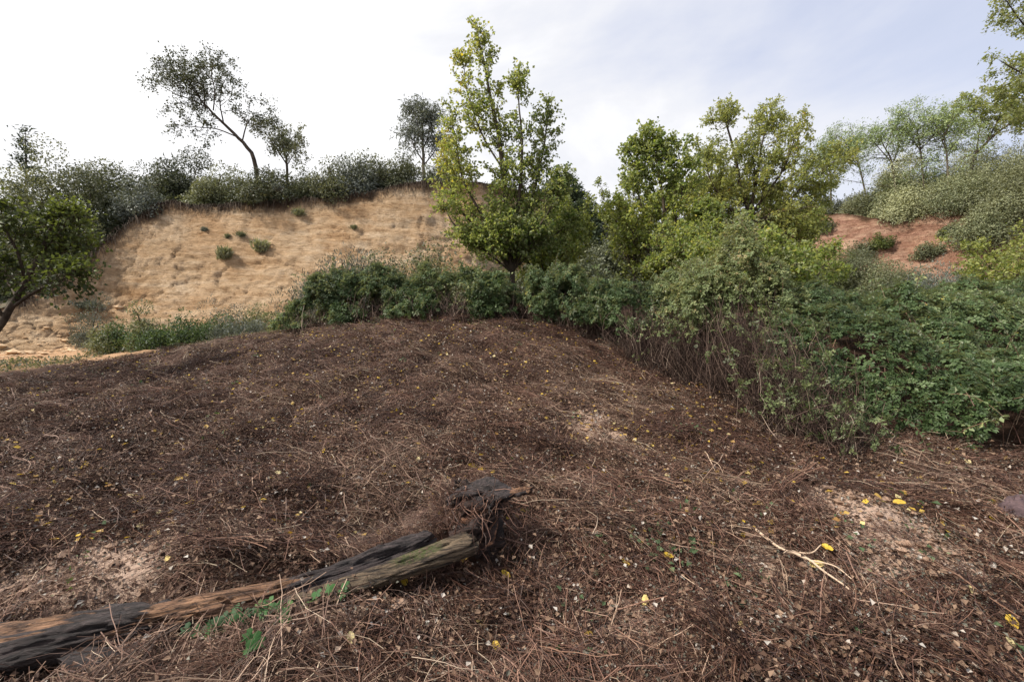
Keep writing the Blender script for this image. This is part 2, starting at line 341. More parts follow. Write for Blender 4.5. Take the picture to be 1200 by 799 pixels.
def curve(tbl, u): tbl = np.array(tbl, float); return np.stack([np.interp(u, tbl[:, 0], tbl[:, k]) for k in (1, 2)], -1)
def smooth1(a, k=9):
    ker = np.hanning(k+2)[1:-1]; ker /= ker.sum(); return np.convolve(np.pad(a, k//2, mode='edge'), ker, 'valid')
def cliff(name, mat, top, bot, u0, u1, nu, ns, amp, gully, seed, edge):
    u = np.linspace(u0, u1, nu); T = curve(top, u); B = curve(bot, u)
    for a in (T, B):
        for k in (0, 1): a[:, k] = smooth1(a[:, k], 15)
    x_t = (u-600)/F*T[:, 1]; z_t = CZ+(400-T[:, 0])/F*T[:, 1]; x_b = (u-600)/F*B[:, 1]; z_b = CZ+(400-B[:, 0])/F*B[:, 1]-.5
    z_t = z_t+edge*fbm(X3(x_t*.7, 0, 0), 4, seed+5)
    s = np.linspace(0, 1, ns)[:, None]
    ph = .25*s+.75*s**1.7                                   # height: talus below, steep above
    Vx = x_b+(x_t-x_b)*s; Vy = B[:, 1]+(T[:, 1]-B[:, 1])*s; Vz = z_b+(z_t-z_b)*ph
    p = X3(Vx, Vy, Vz)
    nr = np.cross(np.gradient(p, axis=1), np.gradient(p, axis=0)); nr = nrm(nr)
    strata = fbm(p*np.array([.35, .35, 1.9]), 5, seed, .6); g = fbm(p*np.array([.55, .55, .12]), 4, seed+2); f = fbm(p*3.0, 4, seed+4, .6)
    ledge = np.abs(fbm(p*np.array([.25, .25, 2.6])+4, 3, seed+8))
    w = np.sin(np.pi*np.clip(s, 0, 1))**.5*np.ones_like(Vx)
    blk = np.round(fbm(p*np.array([.8, .8, 1.6])+9, 3, seed+11)*5)/5; cut = np.abs(fbm(p*np.array([.7, .7, .25])+3, 4, seed+13))
    fine = fbm(p*np.array([1.6, 1.6, 7.5]), 4, seed+21, .7); rill = np.abs(fbm(p*np.array([1.9, 1.9, .22]), 3, seed+23))
    dsp = (.30*amp*strata+.35*gully*g+.022*f-.07*amp*ledge+.0*blk+.05*fine-.05*np.exp(-(rill/.10)**2)*sstep(.25, .6, s)-.16*gully*np.exp(-(cut/.03)**2))*w
    p = p+nr*dsp[..., None]
    topw = sstep(.93, 1.0, s+.05*fbm(X3(Vx, Vy, 0)*1.5, 3, seed+6))
    V = p.reshape(-1, 3); Fc = gridfaces(ns, nu)
    o = tag(obj(name, mesh(name, V, Fc, mat, True, {'top': topw.ravel()})), kind='structure'); SURF.append((V, Fc))
    return p[-1]
LT = [(-700, 330, 12), (-150, 372, 13), (0, 362, 16), (60, 335, 17.5), (100, 304, 19), (140, 268, 21), (190, 240, 22.5), (300, 238, 24), (400, 232, 25), (490, 211, 26), (560, 214, 27.5), (640, 232, 31), (720, 262, 38), (800, 285, 48)]
LB = [(-700, 440, 8), (-150, 430, 11), (0, 416, 14.2), (100, 408, 15.8), (200, 401, 17), (330, 391, 18.2), (400, 384, 19), (560, 378, 22), (640, 368, 26), (720, 345, 32), (800, 330, 40)]
edge_left = cliff('cliff', M['ochre'], LT, LB, -700, 800, 600, 120, .42, .55, 31, .28)
RT = [(780, 285, 60), (860, 262, 54), (900, 240, 50), (940, 250, 44), (1000, 255, 41), (1050, 262, 39), (1100, 248, 37.5), (1200, 240, 34), (1350, 225, 31), (1900, 200, 26)]
RB = [(780, 330, 50), (860, 335, 43), (950, 332, 39), (1050, 328, 35.5), (1200, 335, 31), (1350, 345, 27), (1900, 350, 18)]
edge_right = cliff('red_cliff', M['red'], RT, RB, 780, 1900, 420, 90, .5, .9, 57, .5)
def plateau(name, edge, mat, rise, seed, ys):
    r = np.array(ys)[:, None]
    dirn = nrm(edge[:, :2])
    x = edge[None, :, 0]+dirn[None, :, 0]*r; y = edge[None, :, 1]+dirn[None, :, 1]*r
    z = edge[None, :, 2]+np.interp(r, [0, 1, 8, 30, 140], rise)+.35*fbm(X3(x, y, 0)*.35, 3, seed)*np.clip(r, 0, 1)
    V = X3(x, y, z).reshape(-1, 3); Fc = gridfaces(len(ys), edge.shape[0])
    tag(obj(name, mesh(name, V, Fc, mat, True)), kind='structure'); SURF.append((V, Fc))
YS = [-.05, .4, 1, 2, 3, 4.5, 6, 8, 11, 15, 20, 30, 45, 70, 110, 140]
plateau('hill', edge_left[::3], M['hill'], [0, .05, .6, 2.0, 3.0], 71, YS)
plateau('ridge_slope', edge_right[::3], M['red'], [0, .1, 1.9, 3.0, 3.0], 73, YS)
allV = np.concatenate([v for v, f in SURF]); off = 0; allF = []
for v, f in SURF: allF.append(f+off); off += len(v)
BV = BVHTree.FromPolygons([tuple(p) for p in allV.tolist()], [tuple(f) for f in np.concatenate(allF).tolist()])
def drop(x, y):
    h = BV.ray_cast(Vector((x, y, 80)), Vector((0, 0, -1))); return h[0].z if h[0] else 0.0
def hit(u, v, dmin=0):
    d = Vector(((u-600)/F, 1, (400-v)/F)).normalized()
    h = BV.ray_cast(Vector((0, 0, CZ))+d*dmin, d); return np.array(h[0]) if h[0] else P(u, v, 20)
def hv(u, d, vt, c=None): return max(.3, P(u, vt, d)[2]-drop((u-600)/F*d, d))
def at(u, d): x = (u-600)/F*d; return np.array([x, d, drop(x, d)])

# ------------------------------------------------------------------ trees and shrubs
def frame_to(T):
    ref = np.where(np.abs(T[:, 2:3]) > .9, np.array([1., 0, 0]), np.array([0., 0, 1])); A = nrm(np.cross(T, ref)); return A, np.cross(T, A)
def tree(name, label, cat, trunk, limbs, leaf, lsize, tint, n1=8, n2=7, n3=8, l1=1.2, l2=.5, up=.5, wid=.38, spread=.06,
         bark='bark', seed=1, t0=.25, droop=.3, group=None, sides=7, fill=None, lenprof=None, ang=.9, limb_t0=.08, face_up=.6, twigs=True, trunk_foliage=True, dens=1.0):
    """trunk: (points, r0, r1); limbs: list of (points, r0, r1, share of twigs); every point in metres"""
    r = np.random.default_rng(seed)
    base = np.asarray(trunk[0][0], float); root = tag(empty(name, base), label, cat, group); tri = base[1] > 13
    n3 = int(n3*dens*(1.5 if tri else 1)); n1 = n1*1.25
    g = Geo(); pth = spline(trunk[0], 22); wob = fbm(pth*2.2, 2, seed)[:, None]*.04; pth = pth+wob
    rad = np.linspace(trunk[1], trunk[2], 22)*(1+.5*np.exp(-np.linspace(0, 22, 22)))
    tubes(g, pth, rad, sides); g.build('trunk', M[bark], root, True, base)
    paths = [(pth, trunk[1], trunk[2], 1.0, t0)] if trunk_foliage else []
    for lp in limbs:
        q = spline(lp[0], 14); q = q+(fbm(q*1.8, 2, seed+3)[:, None]*.06*np.linspace(0, 1, 14)[:, None])
        gg = Geo(); tubes(gg, q, np.linspace(lp[1], lp[2], 14), 5); gg.build('branch', M[bark], root, True, base)
        paths.append((q, lp[1], lp[2], lp[3] if len(lp) > 3 else 1.0, limb_t0))
    tw = Geo(); cr = Geo()
    for q, r0, r1, share, tt0 in paths:
        m = max(2, int(n1*share*len(q)/14)); K = len(q)
        t = np.sort(r.uniform(tt0, 1, m)**.9); t[-1] = 1.0; ti = t*(K-1); i = np.minimum(ti.astype(int), K-2); f = (ti-i)[:, None]
        S0 = q[i]*(1-f)+q[i+1]*f; T = nrm(q[i+1]-q[i]); A, B = frame_to(T); ph = (np.arange(m)*2.4+r.uniform(0, .8, m))[:, None]
        out = A*np.cos(ph)+B*np.sin(ph)
        D = nrm(out*ang+T*.55+np.array([0, 0, up])+r.normal(size=(m, 3))*.15)
        D[-1] = T[-1]
        Lp = (lenprof(t) if lenprof else (1-.65*(t-tt0)/(1-tt0+1e-6)))
        Ln = (l1*Lp*share**.5*r.uniform(.7, 1.2, m))[:, None, None]
        s = np.linspace(0, 1, 6)[None, :, None]; bend = np.array([0, 0, -1])*droop
        Q1 = S0[:, None]+D[:, None]*s*Ln+(bend*s*s*Ln*.5)+r.normal(size=(m, 6, 3))*.03*Ln*s
        rr = np.clip(Ln[:, 0]*.010, .005, .03)
        tubes(tw, Q1, rr*np.linspace(1, .35, 6)[None], 4, r.uniform(0, 1, m))
        # second order
        mm = m*n2; b = np.repeat(np.arange(m), n2); t2 = r.uniform(.2, 1, mm); t2[::n2] = 1; x = t2*5; i2 = np.minimum(x.astype(int), 4); f2 = (x-i2)[:, None]
        S1 = Q1[b, i2]*(1-f2)+Q1[b, i2+1]*f2; T1 = nrm(Q1[b, i2+1]-Q1[b, i2]); D1 = nrm(T1*.7+rnd(mm, r)*.85+np.array([0, 0, up*.4]))
        L2 = (l2*r.uniform(.5, 1.2, mm)*(1.15-.5*t2))[:, None, None]; s = np.linspace(0, 1, 4)[None, :, None]
        Q2 = S1[:, None]+D1[:, None]*s*L2+np.array([0, 0, -1])*droop*.6*s*s*L2
        if twigs: tubes(tw, Q2[:, ::3], np.full((1, 2), .005)*np.array([1, .5]), 3, r.uniform(0, 1, mm))
        nl = mm*n3; c = np.repeat(np.arange(mm), n3); t3 = r.uniform(.1, 1.05, nl); x = np.clip(t3*3, 0, 3); i3 = np.minimum(x.astype(int), 2); f3 = (x-i3)[:, None]
        C = Q2[c, i3]*(1-f3)+Q2[c, i3+1]*f3+r.normal(size=(nl, 3))*spread
        T3 = nrm(Q2[c, 3]-Q2[c, 0])
        DD = nrm(T3*.5+rnd(nl, r)*.8+np.array([0, 0, -.25])); NN = nrm(np.array([0, 0, face_up])+rnd(nl, r)*.8)
        tv = tint(C, r) if callable(tint) else np.clip(r.normal(tint, .17, nl), 0, 1)
        leaves(cr, C, DD, NN, lsize*(1.12 if tri else 1), wid, tv, r=r, tri=tri)
    if tw.n: tag(tw.build('twigs', M['twig'], root, True, base), kind='stuff')
    cr.build('crown', M[leaf], root, False, base)
    return root
def shrub(name, label, cat, c, rx, ry, rz, leaf, lsize, n, tint=.45, seed=1, clumps=26, wid=.38, stemn=14, flat=0, group=None, spiky=0, crown='crown', top_tint=0, low=-.1):
    """c: base point on the ground; crown an uneven heap of clumps on stems"""
    r = np.random.default_rng(seed); c = np.asarray(c, float); root = tag(empty(name, c), label, cat, group); tri = c[1] > 12; n = int(n*(1.5 if tri else 1)*min(max(rx*rz/4.2, 1), 2.2)); clumps = int(clumps*1.5)
    d = rnd(clumps, r); d[:, 2] = np.abs(d[:, 2])*1.0+low; rad = r.uniform(.45, 1.0, clumps)[:, None]*(1+.25*r.normal(size=(clumps, 1)).clip(-1, 1))
    CC = d*rad*np.array([rx, ry, rz])*.82; CC[:, 2] = np.maximum(CC[:, 2], .12*rz)
    cs = r.uniform(.20, .42, clumps)*(rx*ry*rz)**(1/3)
    st = Geo(); sel = CC[:max(stemn, 1)]
    s = np.linspace(0, 1, 6)[None, :, None]; b0 = r.normal(size=(len(sel), 3))*np.array([.06, .06, 0])*rx
    Q = b0[:, None]*(1-s)+sel[:, None]*s+np.array([0, 0, 1])*(.18*rz*np.sin(np.pi*s))
    tubes(st, Q, np.clip(.02*rz, .008, .05)*np.linspace(1, .3, 6)[None], 4, r.uniform(0, 1, len(sel)))
    st.build('stems', M['twig'], root, True)
    g = Geo(); k = r.choice(clumps, n, p=cs**2/np.sum(cs**2)); dd = rnd(n, r); rr = r.uniform(.55, 1.08, n)**.6
    C = CC[k]+dd*(cs[k]*rr)[:, None]*np.array([1, 1, .8]); ok = C[:, 2] > -.25*rz; C = C[ok]; dd = dd[ok]; k = k[ok]; m = len(C)
    N = nrm(dd*1.2+np.array([0, 0, .5])+rnd(m, r)*.5)
    D = nrm(dd*.6+rnd(m, r)*.7+np.array([0, 0, spiky])) if spiky else nrm(rnd(m, r)+dd*.5+np.array([0, 0, -.3]))
    kt = r.uniform(-.18, .18, clumps)[k]
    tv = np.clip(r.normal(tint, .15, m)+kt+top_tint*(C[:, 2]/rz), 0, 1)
    leaves(g, C, D, N, lsize*(.88 if tri else 1), wid, tv, r=r, tri=tri)
    # thin shoots breaking the outline
    ns = int(clumps*(1.2 if tri else 3)); k2 = r.integers(0, clumps, ns); dv = nrm(rnd(ns, r)*.7+np.array([0, 0, .8])+nrm(CC[k2])*.5); L = (rx*ry*rz)**(1/3)*r.uniform(.10, .26, ns)*(.6 if tri else 1); s5 = np.linspace(.5, 1, 6)
    S = (CC[k2]+dv*cs[k2][:, None]*.8)[:, None]+dv[:, None]*(L[:, None]*s5)[..., None]; S = S.reshape(-1, 3)+rnd(ns*6, r)*lsize*.3
    leaves(g, S, nrm(rnd(ns*6, r)+np.repeat(dv, 6, 0)), rnd(ns*6, r), lsize*.9, wid, np.clip(r.normal(tint+.15, .15, ns*6), 0, 1), r=r, tri=tri)
    g.build(crown, M[leaf], root, False)
    return root
def pl(*pts): return [P(*p) for p in pts]

def scatter(name, label, cat, protos, pts, rots, scl, seed, idx=None, parent=None, base=None):
    """one stuff object: instances of a few small tangles on points (geometry nodes)"""
    col = bpy.data.collections.new(name+'_kinds')
    for m in protos: o = bpy.data.objects.new('k%03d' % len(col.objects), m); col.objects.link(o)
    m = bpy.data.meshes.new(name); n = len(pts); m.vertices.add(n); base = np.array([0, 5, float(tps(0., 5.))]) if base is None else base
    m.vertices.foreach_set('co', (pts-base).astype(np.float32).ravel())
    a = m.attributes.new('rot', 'FLOAT_VECTOR', 'POINT'); a.data.foreach_set('vector', rots.astype(np.float32).ravel())
    a = m.attributes.new('scl', 'FLOAT', 'POINT'); a.data.foreach_set('value', scl.astype(np.float32))
    a = m.attributes.new('idx', 'INT', 'POINT'); a.data.foreach_set('value', (np.random.default_rng(seed).integers(0, len(protos), n) if idx is None else idx).astype(np.int32))
    o = bpy.data.objects.new(name, m); COL.objects.link(o); tag(o, label, cat, None, 'stuff')
    if parent is None: o.location = base
    else: o.parent = parent
    ng = bpy.data.node_groups.new(name, 'GeometryNodeTree'); ng.interface.new_socket('Geometry', in_out='INPUT', socket_type='NodeSocketGeometry'); ng.interface.new_socket('Geometry', in_out='OUTPUT', socket_type='NodeSocketGeometry')
    N = ng.nodes; L = ng.links; gi = N.new('NodeGroupInput'); go = N.new('NodeGroupOutput'); ip = N.new('GeometryNodeInstanceOnPoints'); ci = N.new('GeometryNodeCollectionInfo')
    ci.inputs['Collection'].default_value = col; ci.inputs['Separate Children'].default_value = True; ci.inputs['Reset Children'].default_value = True
    def at_(nm, t): q = N.new('GeometryNodeInputNamedAttribute'); q.data_type = t; q.inputs['Name'].default_value = nm; return q.outputs['Attribute']
    L.new(gi.outputs[0], ip.inputs['Points']); L.new(ci.outputs[0], ip.inputs['Instance']); ip.inputs['Pick Instance'].default_value = True
    L.new(at_('idx', 'INT'), ip.inputs['Instance Index']); L.new(at_('rot', 'FLOAT_VECTOR'), ip.inputs['Rotation'])
    L.new(at_('scl', 'FLOAT'), ip.inputs['Scale']); L.new(ip.outputs[0], go.inputs[0])
    md = o.modifiers.new('scatter', 'NODES'); md.node_group = ng; return o
def geo_mesh(g, name, mat): return mesh(name, np.concatenate(g.V), [np.concatenate(f) for f in g.F.values()], mat, False, {'tint': np.concatenate(g.A)})
def eul(N, spin):
    """euler so that local z follows N, after a spin about it"""
    out = np.empty((len(N), 3))
    for i in range(len(N)):
        q = Vector(N[i]).to_track_quat('Z', 'Y') @ Matrix.Rotation(spin[i], 3, 'Z').to_quaternion(); out[i] = q.to_euler()
    return out

def spray(seed, mat, ls, tint, nj=5, L=.16, per=3):
    """a short bramble shoot lying in the local xy plane with trifoliate leaves"""
    r = np.random.default_rng(seed); g = Geo(); s = np.linspace(0, 1, nj); a = r.uniform(-.4, .4); ax = np.stack([np.cos(a*s), np.sin(a*s), np.zeros(nj)], -1)
    q = np.cumsum(ax, 0)*L/nj+np.array([-.5*L, 0, 0]); q[:, 2] = .05*np.sin(s*2.5)*r.uniform(.3, 1); tubes(g, q, .0016, 3, r.uniform(.3, .9))
    c = np.repeat(np.arange(nj), per); j = np.tile(np.linspace(-1, 1, per), nj); sgn = np.repeat(np.where(np.arange(nj) % 2, 1, -1), per); n = len(c)
    D = nrm(ax[c]*(1.1-.5*np.abs(j))[:, None]+np.stack([-ax[c][:, 1], ax[c][:, 0], 0*j], -1)*(sgn*.8+j*.75)[:, None]+np.column_stack([np.zeros((n, 2)), r.normal(-.12, .22, n)]))
    N = nrm(np.array([0, 0, 1.])+rnd(n, r)*.38); C = q[c]+D*ls*.35+rnd(n, r)*.004
    leaves(g, C, D, N, ls, .34, np.clip(r.normal(tint, .10, n), 0, 1), .10, .3, r=r)
    return mesh('spray', np.concatenate(g.V), [np.concatenate(f) for f in g.F.values()], mat, False, {'tint': np.concatenate(g.A)})
def sprays(mat, ls, seed, L=.16): return [spray(seed+k, M[mat], ls, [.12, .30, .45, .60, .85][k//3], L=L) for k in range(15)]
def spray_idx(t, r): return np.clip((np.clip(t, 0, .999)*5).astype(int), 0, 4)*3+r.integers(0, 3, len(t))

def tuft(name, label, c, R_, H, n, tint, seed, mat='grey', group=None):
    """grassy tuft: blades fanning out of one foot"""
    r = np.random.default_rng(seed); g = Geo(); a = r.uniform(0, 6.283, n); q = r.uniform(0, 1, n)**.6; L = H*r.uniform(.5, 1.1, n)
    C = np.column_stack([r.normal(0, R_*.22, n), r.normal(0, R_*.22, n), r.uniform(-.03, .25*H, n)]); D = np.column_stack([np.cos(a)*q*R_/H, np.sin(a)*q*R_/H, .75+0*a])
    leaves(g, C, D, rnd(n, r), L*.55, .045, np.clip(r.normal(tint, .2, n), 0, 1), .05, .3, r=r)
    m2 = n; k = r.integers(0, n, m2); leaves(g, C[k]+D[k]*(L[k]*r.uniform(.2, .6, m2))[:, None], rnd(m2, r)+D[k], rnd(m2, r), H*.13, .3, np.clip(r.normal(tint+.1, .2, m2), 0, 1), r=r)
    o = g.build('tuft', M[mat]); o.name = name; o.location = c; return tag(o, label, 'tuft', group)
# ---- the tall poplar in the middle
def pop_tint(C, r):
    n = fbm(C*.9, 3, 5); left = np.clip((-C[:, 0]-.1)/1.2, -.6, 1)  # left side yellower: sunlight from the left put into the leaf tint
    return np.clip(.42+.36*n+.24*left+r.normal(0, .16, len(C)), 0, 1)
b = at(600, 11.6)
tree('poplar_tree', 'tall yellow-green poplar with an upright pointed crown rising from the middle of the brambles', 'tree',
     ([b, P(597, 270, 11.6), P(588, 190, 11.6), P(574, 110, 11.5), P(561, 42, 11.5)], .10, .015),
     [(pl((600, 320, 11.6), (607, 240, 11.5), (612, 170, 11.4), (606, 95, 11.3)), .07, .012, 1.1),
      (pl((602, 310, 11.6), (622, 240, 11.7), (636, 180, 11.8), (643, 130, 11.8)), .06, .01, 1.0),
      (pl((596, 315, 11.6), (572, 265, 11.3), (545, 215, 11.2), (528, 140, 11.1)), .06, .01, 1.1),
      (pl((596, 290, 11.6), (560, 268, 11.8), (533, 235, 11.9), (522, 180, 12)), .045, .01, .9),
      (pl((598, 300, 11.5), (560, 290, 11.2), (530, 262, 11), (518, 235, 11)), .04, .01, .5),
      (pl((602, 300, 11.6), (630, 268, 11.3), (648, 240, 11.2), (655, 215, 11.2)), .04, .01, .8),
      (pl((590, 200, 11.6), (566, 160, 11.8), (548, 110, 11.9), (544, 75, 11.9)), .03, .008, .7),
      (pl((598, 318, 11.5), (575, 300, 11.2), (555, 285, 11)), .03, .01, .8), (pl((602, 318, 11.5), (612, 298, 11.2), (628, 280, 11.1)), .03, .01, .9), (pl((600, 318, 11.4), (596, 295, 11.1), (590, 265, 11)), .03, .01, 1.0),
      (pl((603, 315, 11.7), (630, 290, 11.9), (655, 272, 12.1), (668, 262, 12.1)), .035, .01, .7)],
     'poplar', .072, pop_tint, n1=30, n2=8, n3=8, l1=.95, l2=.38, up=.6, wid=.42, spread=.03, seed=11, t0=.06, droop=.1, ang=.75)
# ---- poplar on the right of the middle, darker and rounder leaves
b = at(770, 12.5)
tree('young_poplar_tree', 'slender poplar with dark round leaves at its top left of the yellowish oak', 'tree',
     ([b, P(776, 290, 12.5), P(778, 240, 12.4), P(770, 195, 12.4), P(764, 158, 12.4)], .07, .012),
     [(pl((774, 300, 12.5), (795, 250, 12.3), (800, 205, 12.2), (795, 178, 12.2)), .04, .01, .9),
      (pl((774, 305, 12.5), (757, 260, 12.6), (745, 215, 12.7), (742, 180, 12.7)), .04, .01, .9),
      (pl((774, 310, 12.5), (750, 285, 12.3), (735, 265, 12.2), (728, 245, 12.2)), .035, .01, .8),
      (pl((775, 310, 12.4), (800, 290, 12), (822, 272, 11.8), (830, 250, 11.8)), .035, .01, .9),
      (pl((775, 315, 12.4), (790, 300, 12), (800, 290, 11.8), (812, 285, 11.6)), .03, .01, .9)],
     'poplar', .085, lambda C, r: np.clip(.78-.11*(C[:, 2]-3.2)+.25*fbm(C, 2, 8)+r.normal(0, .12, len(C)), .02, .97), n1=24, n2=8, n3=9, l1=1.0, l2=.36, up=.55, spread=.03, seed=23, t0=.2, droop=.12, wid=.44)
# ---- oak with open spreading crown
def oak_tint(C, r): return np.clip(.5+.35*fbm(C*.8, 3, 15)+r.normal(0, .14, len(C))+.5*np.exp(-np.sum((C-P(903, 175, 14))**2, 1)/.12), 0, 1)
b = at(885, 14)
tree('oak_tree', 'open spreading yellow-green oak with crooked bare limbs against the sky', 'tree',
     ([b, P(885, 300, 14), P(884, 270, 14), P(880, 240, 14)], .16, .08),
     [(pl((883, 262, 14), (868, 220, 14), (862, 185, 13.9), (852, 150, 13.8), (848, 136, 13.8)), .07, .012, 1.1),
      (pl((881, 240, 14), (888, 205, 14.1), (893, 170, 14.2), (903, 135, 14.2)), .06, .012, 1.2),
      (pl((882, 250, 14), (900, 225, 13.7), (920, 195, 13.6), (935, 150, 13.5)), .05, .012, 1.0),
      (pl((884, 262, 14), (915, 245, 13.6), (945, 215, 13.4), (985, 185, 13.2)), .05, .012, 1.1),
      (pl((884, 272, 14), (905, 255, 14), (935, 240, 14.2), (965, 225, 14.3)), .05, .012, .9),
      (pl((880, 270, 14), (855, 245, 13.8), (835, 215, 13.7), (822, 180, 13.6)), .05, .012, 1.0),
      (pl((880, 285, 14), (850, 268, 14.4), (828, 250, 14.6), (815, 232, 14.6)), .04, .012, .9),
      (pl((884, 290, 14), (912, 280, 13.7), (930, 272, 13.6), (945, 268, 13.5)), .04, .012, .9)],
     'oak', .075, oak_tint, trunk_foliage=False, n1=26, n2=9, n3=9, l1=1.2, l2=.38, up=.25, spread=.035, seed=37, t0=.6, droop=.05, wid=.36, face_up=.9, ang=.9)
for k, (u, d, h, w, s, lab) in enumerate([
    (742, 15.5, 4.6, 1.3, .1, 'leafy young tree left of the slender poplar, reaching half its height'), (822, 16.5, 5.6, 1.6, .3, 'bright leafy young tree between slender poplar and oak'), (858, 17, 5.0, 1.6, .5, 'yellow-green young tree behind the left limbs of the oak'),
    (915, 16, 4.3, 1.4, .2, 'green young tree behind the right limbs of the oak'), (655, 14.5, 3.6, 1.1, .1, 'slim green young tree right of the tall poplar in front of the conifers'),
    (835, 10.5, 2.6, 1.15, .42, 'yellow-green sapling thicket filling the gap between young poplar and oak trunk'),
    (930, 12.5, 2.4, 1.2, .36, 'rounded fresh green sapling crown below the oak on its right'),
    (898, 9.2, 2.1, .8, .5, 'light green sapling standing just above the vine-draped shrub'),
    (640, 12.6, 2.2, 1.1, .5, 'fresh yellow-green young tree pressed against the foot of the tall poplar'),
    (795, 11.5, 2.3, .8, .62, 'pale yellowish sapling below the dark-leaved slender poplar')]):
    b = at(u, d)
    lim = [([b+[0, 0, .4*h], b+[w*.5*math.cos(a), w*.5*math.sin(a), .75*h], b+[w*.85*math.cos(a), w*.85*math.sin(a), h*(.95+.12*math.sin(3*a+k))]], .03, .008, .9) for a in np.arange(7)*.9+k]
    tree('sapling', lab, 'sapling', ([b, b+[.05, 0, .5*h], b+[.0, .1, h*1.1]], .045, .01), lim, 'fresh' if k < 5 else 'poplar', .078, .45+.15*s, n1=14, n2=7, n3=8, spread=.035, l1=.65*max(1, h/3.2), l2=.36, up=.4, seed=50+k, t0=.3)

# ---- trees on the top of the ochre cliff
b = at(303, 25.0)
tree('leaning_tree', 'dark open tree leaning far left over the top of the ochre cliff', 'tree',
     ([b, P(297, 185, 25), P(272, 155, 24.8), P(245, 128, 24.6), P(222, 100, 24.5)], .13, .03),
     [(pl((280, 162, 24.8), (255, 152, 24.4), (235, 150, 24), (215, 148, 24)), .04, .012, .8),
      (pl((262, 146, 24.8), (258, 120, 25), (262, 100, 25), (268, 88, 25)), .04, .012, 1.1),
      (pl((245, 128, 24.6), (225, 118, 24.4), (205, 110, 24.2), (188, 100, 24)), .04, .012, 1.2),
      (pl((240, 122, 24.6), (238, 100, 24.8), (232, 85, 24.8), (225, 74, 24.8)), .04, .012, 1.2),
      (pl((235, 115, 24.6), (222, 98, 24.2), (208, 88, 24), (198, 82, 24)), .035, .012, 1.1),
      (pl((284, 166, 24.9), (290, 145, 25.2), (302, 135, 25.5), (312, 138, 25.5)), .04, .012, 1.0),
      (pl((250, 130, 24.6), (252, 105, 24), (248, 88, 23.8), (250, 78, 23.8)), .035, .012, 1.0)],
     'darkscrub', .105, .6, n1=9, n2=7, n3=9, l1=1.7, l2=.7, up=.2, seed=61, t0=.55, droop=.1, wid=.36, spread=.08)
b = at(338, 25.5)
tree('slanted_tree', 'small airy tree with a pale slanted stem just right of the leaning tree', 'tree',
     ([b, P(335, 190, 25.5), P(332, 170, 25.5)], .09, .03),
     [(pl((335, 192, 25.5), (322, 172, 25.3), (312, 158, 25.2), (305, 150, 25)), .04, .012, 1.0),
      (pl((333, 180, 25.5), (340, 165, 25.6), (348, 156, 25.6)), .03, .012, 1.0),
      (pl((336, 195, 25.5), (345, 180, 25.2), (352, 168, 25.2)), .03, .012, .9),
      (pl((333, 175, 25.5), (325, 160, 25.9), (320, 150, 25.9)), .03, .012, .9)],
     'scrub', .10, .75, n1=9, n2=6, n3=8, l1=1.0, l2=.5, up=.3, seed=67, t0=.5, spread=.07)
# pine behind the poplar's left side
b = at(497, 30)
tree('pine_tree', 'grey-green pine on the cliff top showing left of the tall poplar', 'tree',
     ([b, P(496, 170, 30), P(494, 130, 30)], .14, .03),
     [(pl((496, 190, 30), (485, 172, 29.5), (478, 150, 29.3)), .05, .015, 1.2), (pl((496, 175, 30), (505, 150, 30), (508, 132, 30)), .05, .015, 1.2),
      (pl((495, 165, 30), (488, 140, 30), (484, 128, 30)), .05, .015, 1.2), (pl((496, 195, 30), (508, 180, 30.4), (515, 168, 30.5)), .05, .015, 1.1)],
     'grey', .20, .35, n1=12, n2=7, n3=6, l1=1.5, l2=.6, up=.5, seed=71, t0=.4, wid=.16, spread=.12, bark='palebark')
ROW = [  # u, v of the base, depth, half width, height, material, tint, label
 (12, 300, 20, 1.9, 178, 'scrub', .5, 'grey-green bush at the left edge of the photo above the near tree'),
 (60, 292, 21, 1.8, 168, 'scrub', .6, 'tall dusty shrub left of the cliff between edge bush and conifer gap'),
 (98, 280, 22, 1.7, 166, 'darkscrub', .6, 'broad dark shrub leaning over the left end of the ochre cliff'),
 (132, 262, 23.5, 1.6, 178, 'scrub', .4, 'round olive shrub at the bend of the cliff edge'),
 (165, 245, 24.5, 1.4, 184, 'darkscrub', .7, 'dark shrub standing above the highest left corner of the bare cliff'),
 (196, 240, 26, 1.4, 176, 'darkscrub', .5, 'dark evergreen bush behind the cliff edge left of the round grey bush'),
 (168, 236, 22.6, 1.0, 208, 'grey', .35, 'low round grey bush on the very lip of the cliff, left part'),
 (222, 236, 27, 1.4, 163, 'darkscrub', .55, 'tallest dark evergreen left of the leaning tree'),
 (248, 236, 24.6, 1.2, 190, 'scrub', .75, 'olive bush with dry stems hanging over the cliff lip'),
 (276, 236, 26.5, 1.3, 184, 'scrub', .5, 'dense bush left of the foot of the leaning tree'),
 (312, 236, 24.8, 1.4, 188, 'darkscrub', .75, 'dark green spreading bush right at the foot of the leaning tree'),
 (358, 232, 26, 1.1, 184, 'ridge', .35, 'thin light olive bush right of the slanted small tree'),
 (388, 230, 25.6, 1.3, 188, 'scrub', .5, 'low scrub bush between slanted tree and round-headed shrubs'),
 (415, 226, 26.5, 1.3, 168, 'grey', .25, 'domed grey-green shrub on the cliff top, middle of the skyline row'),
 (445, 222, 27, 1.4, 170, 'scrub', .45, 'wide domed shrub left of the pine behind the poplar'),
 (474, 216, 27, 1.2, 176, 'darkscrub', .8, 'dark shrub at the foot of the pine on the cliff top'),
 (520, 214, 28.5, 1.3, 185, 'scrub', .4, 'cliff-top shrub mostly hidden behind the tall poplar')]
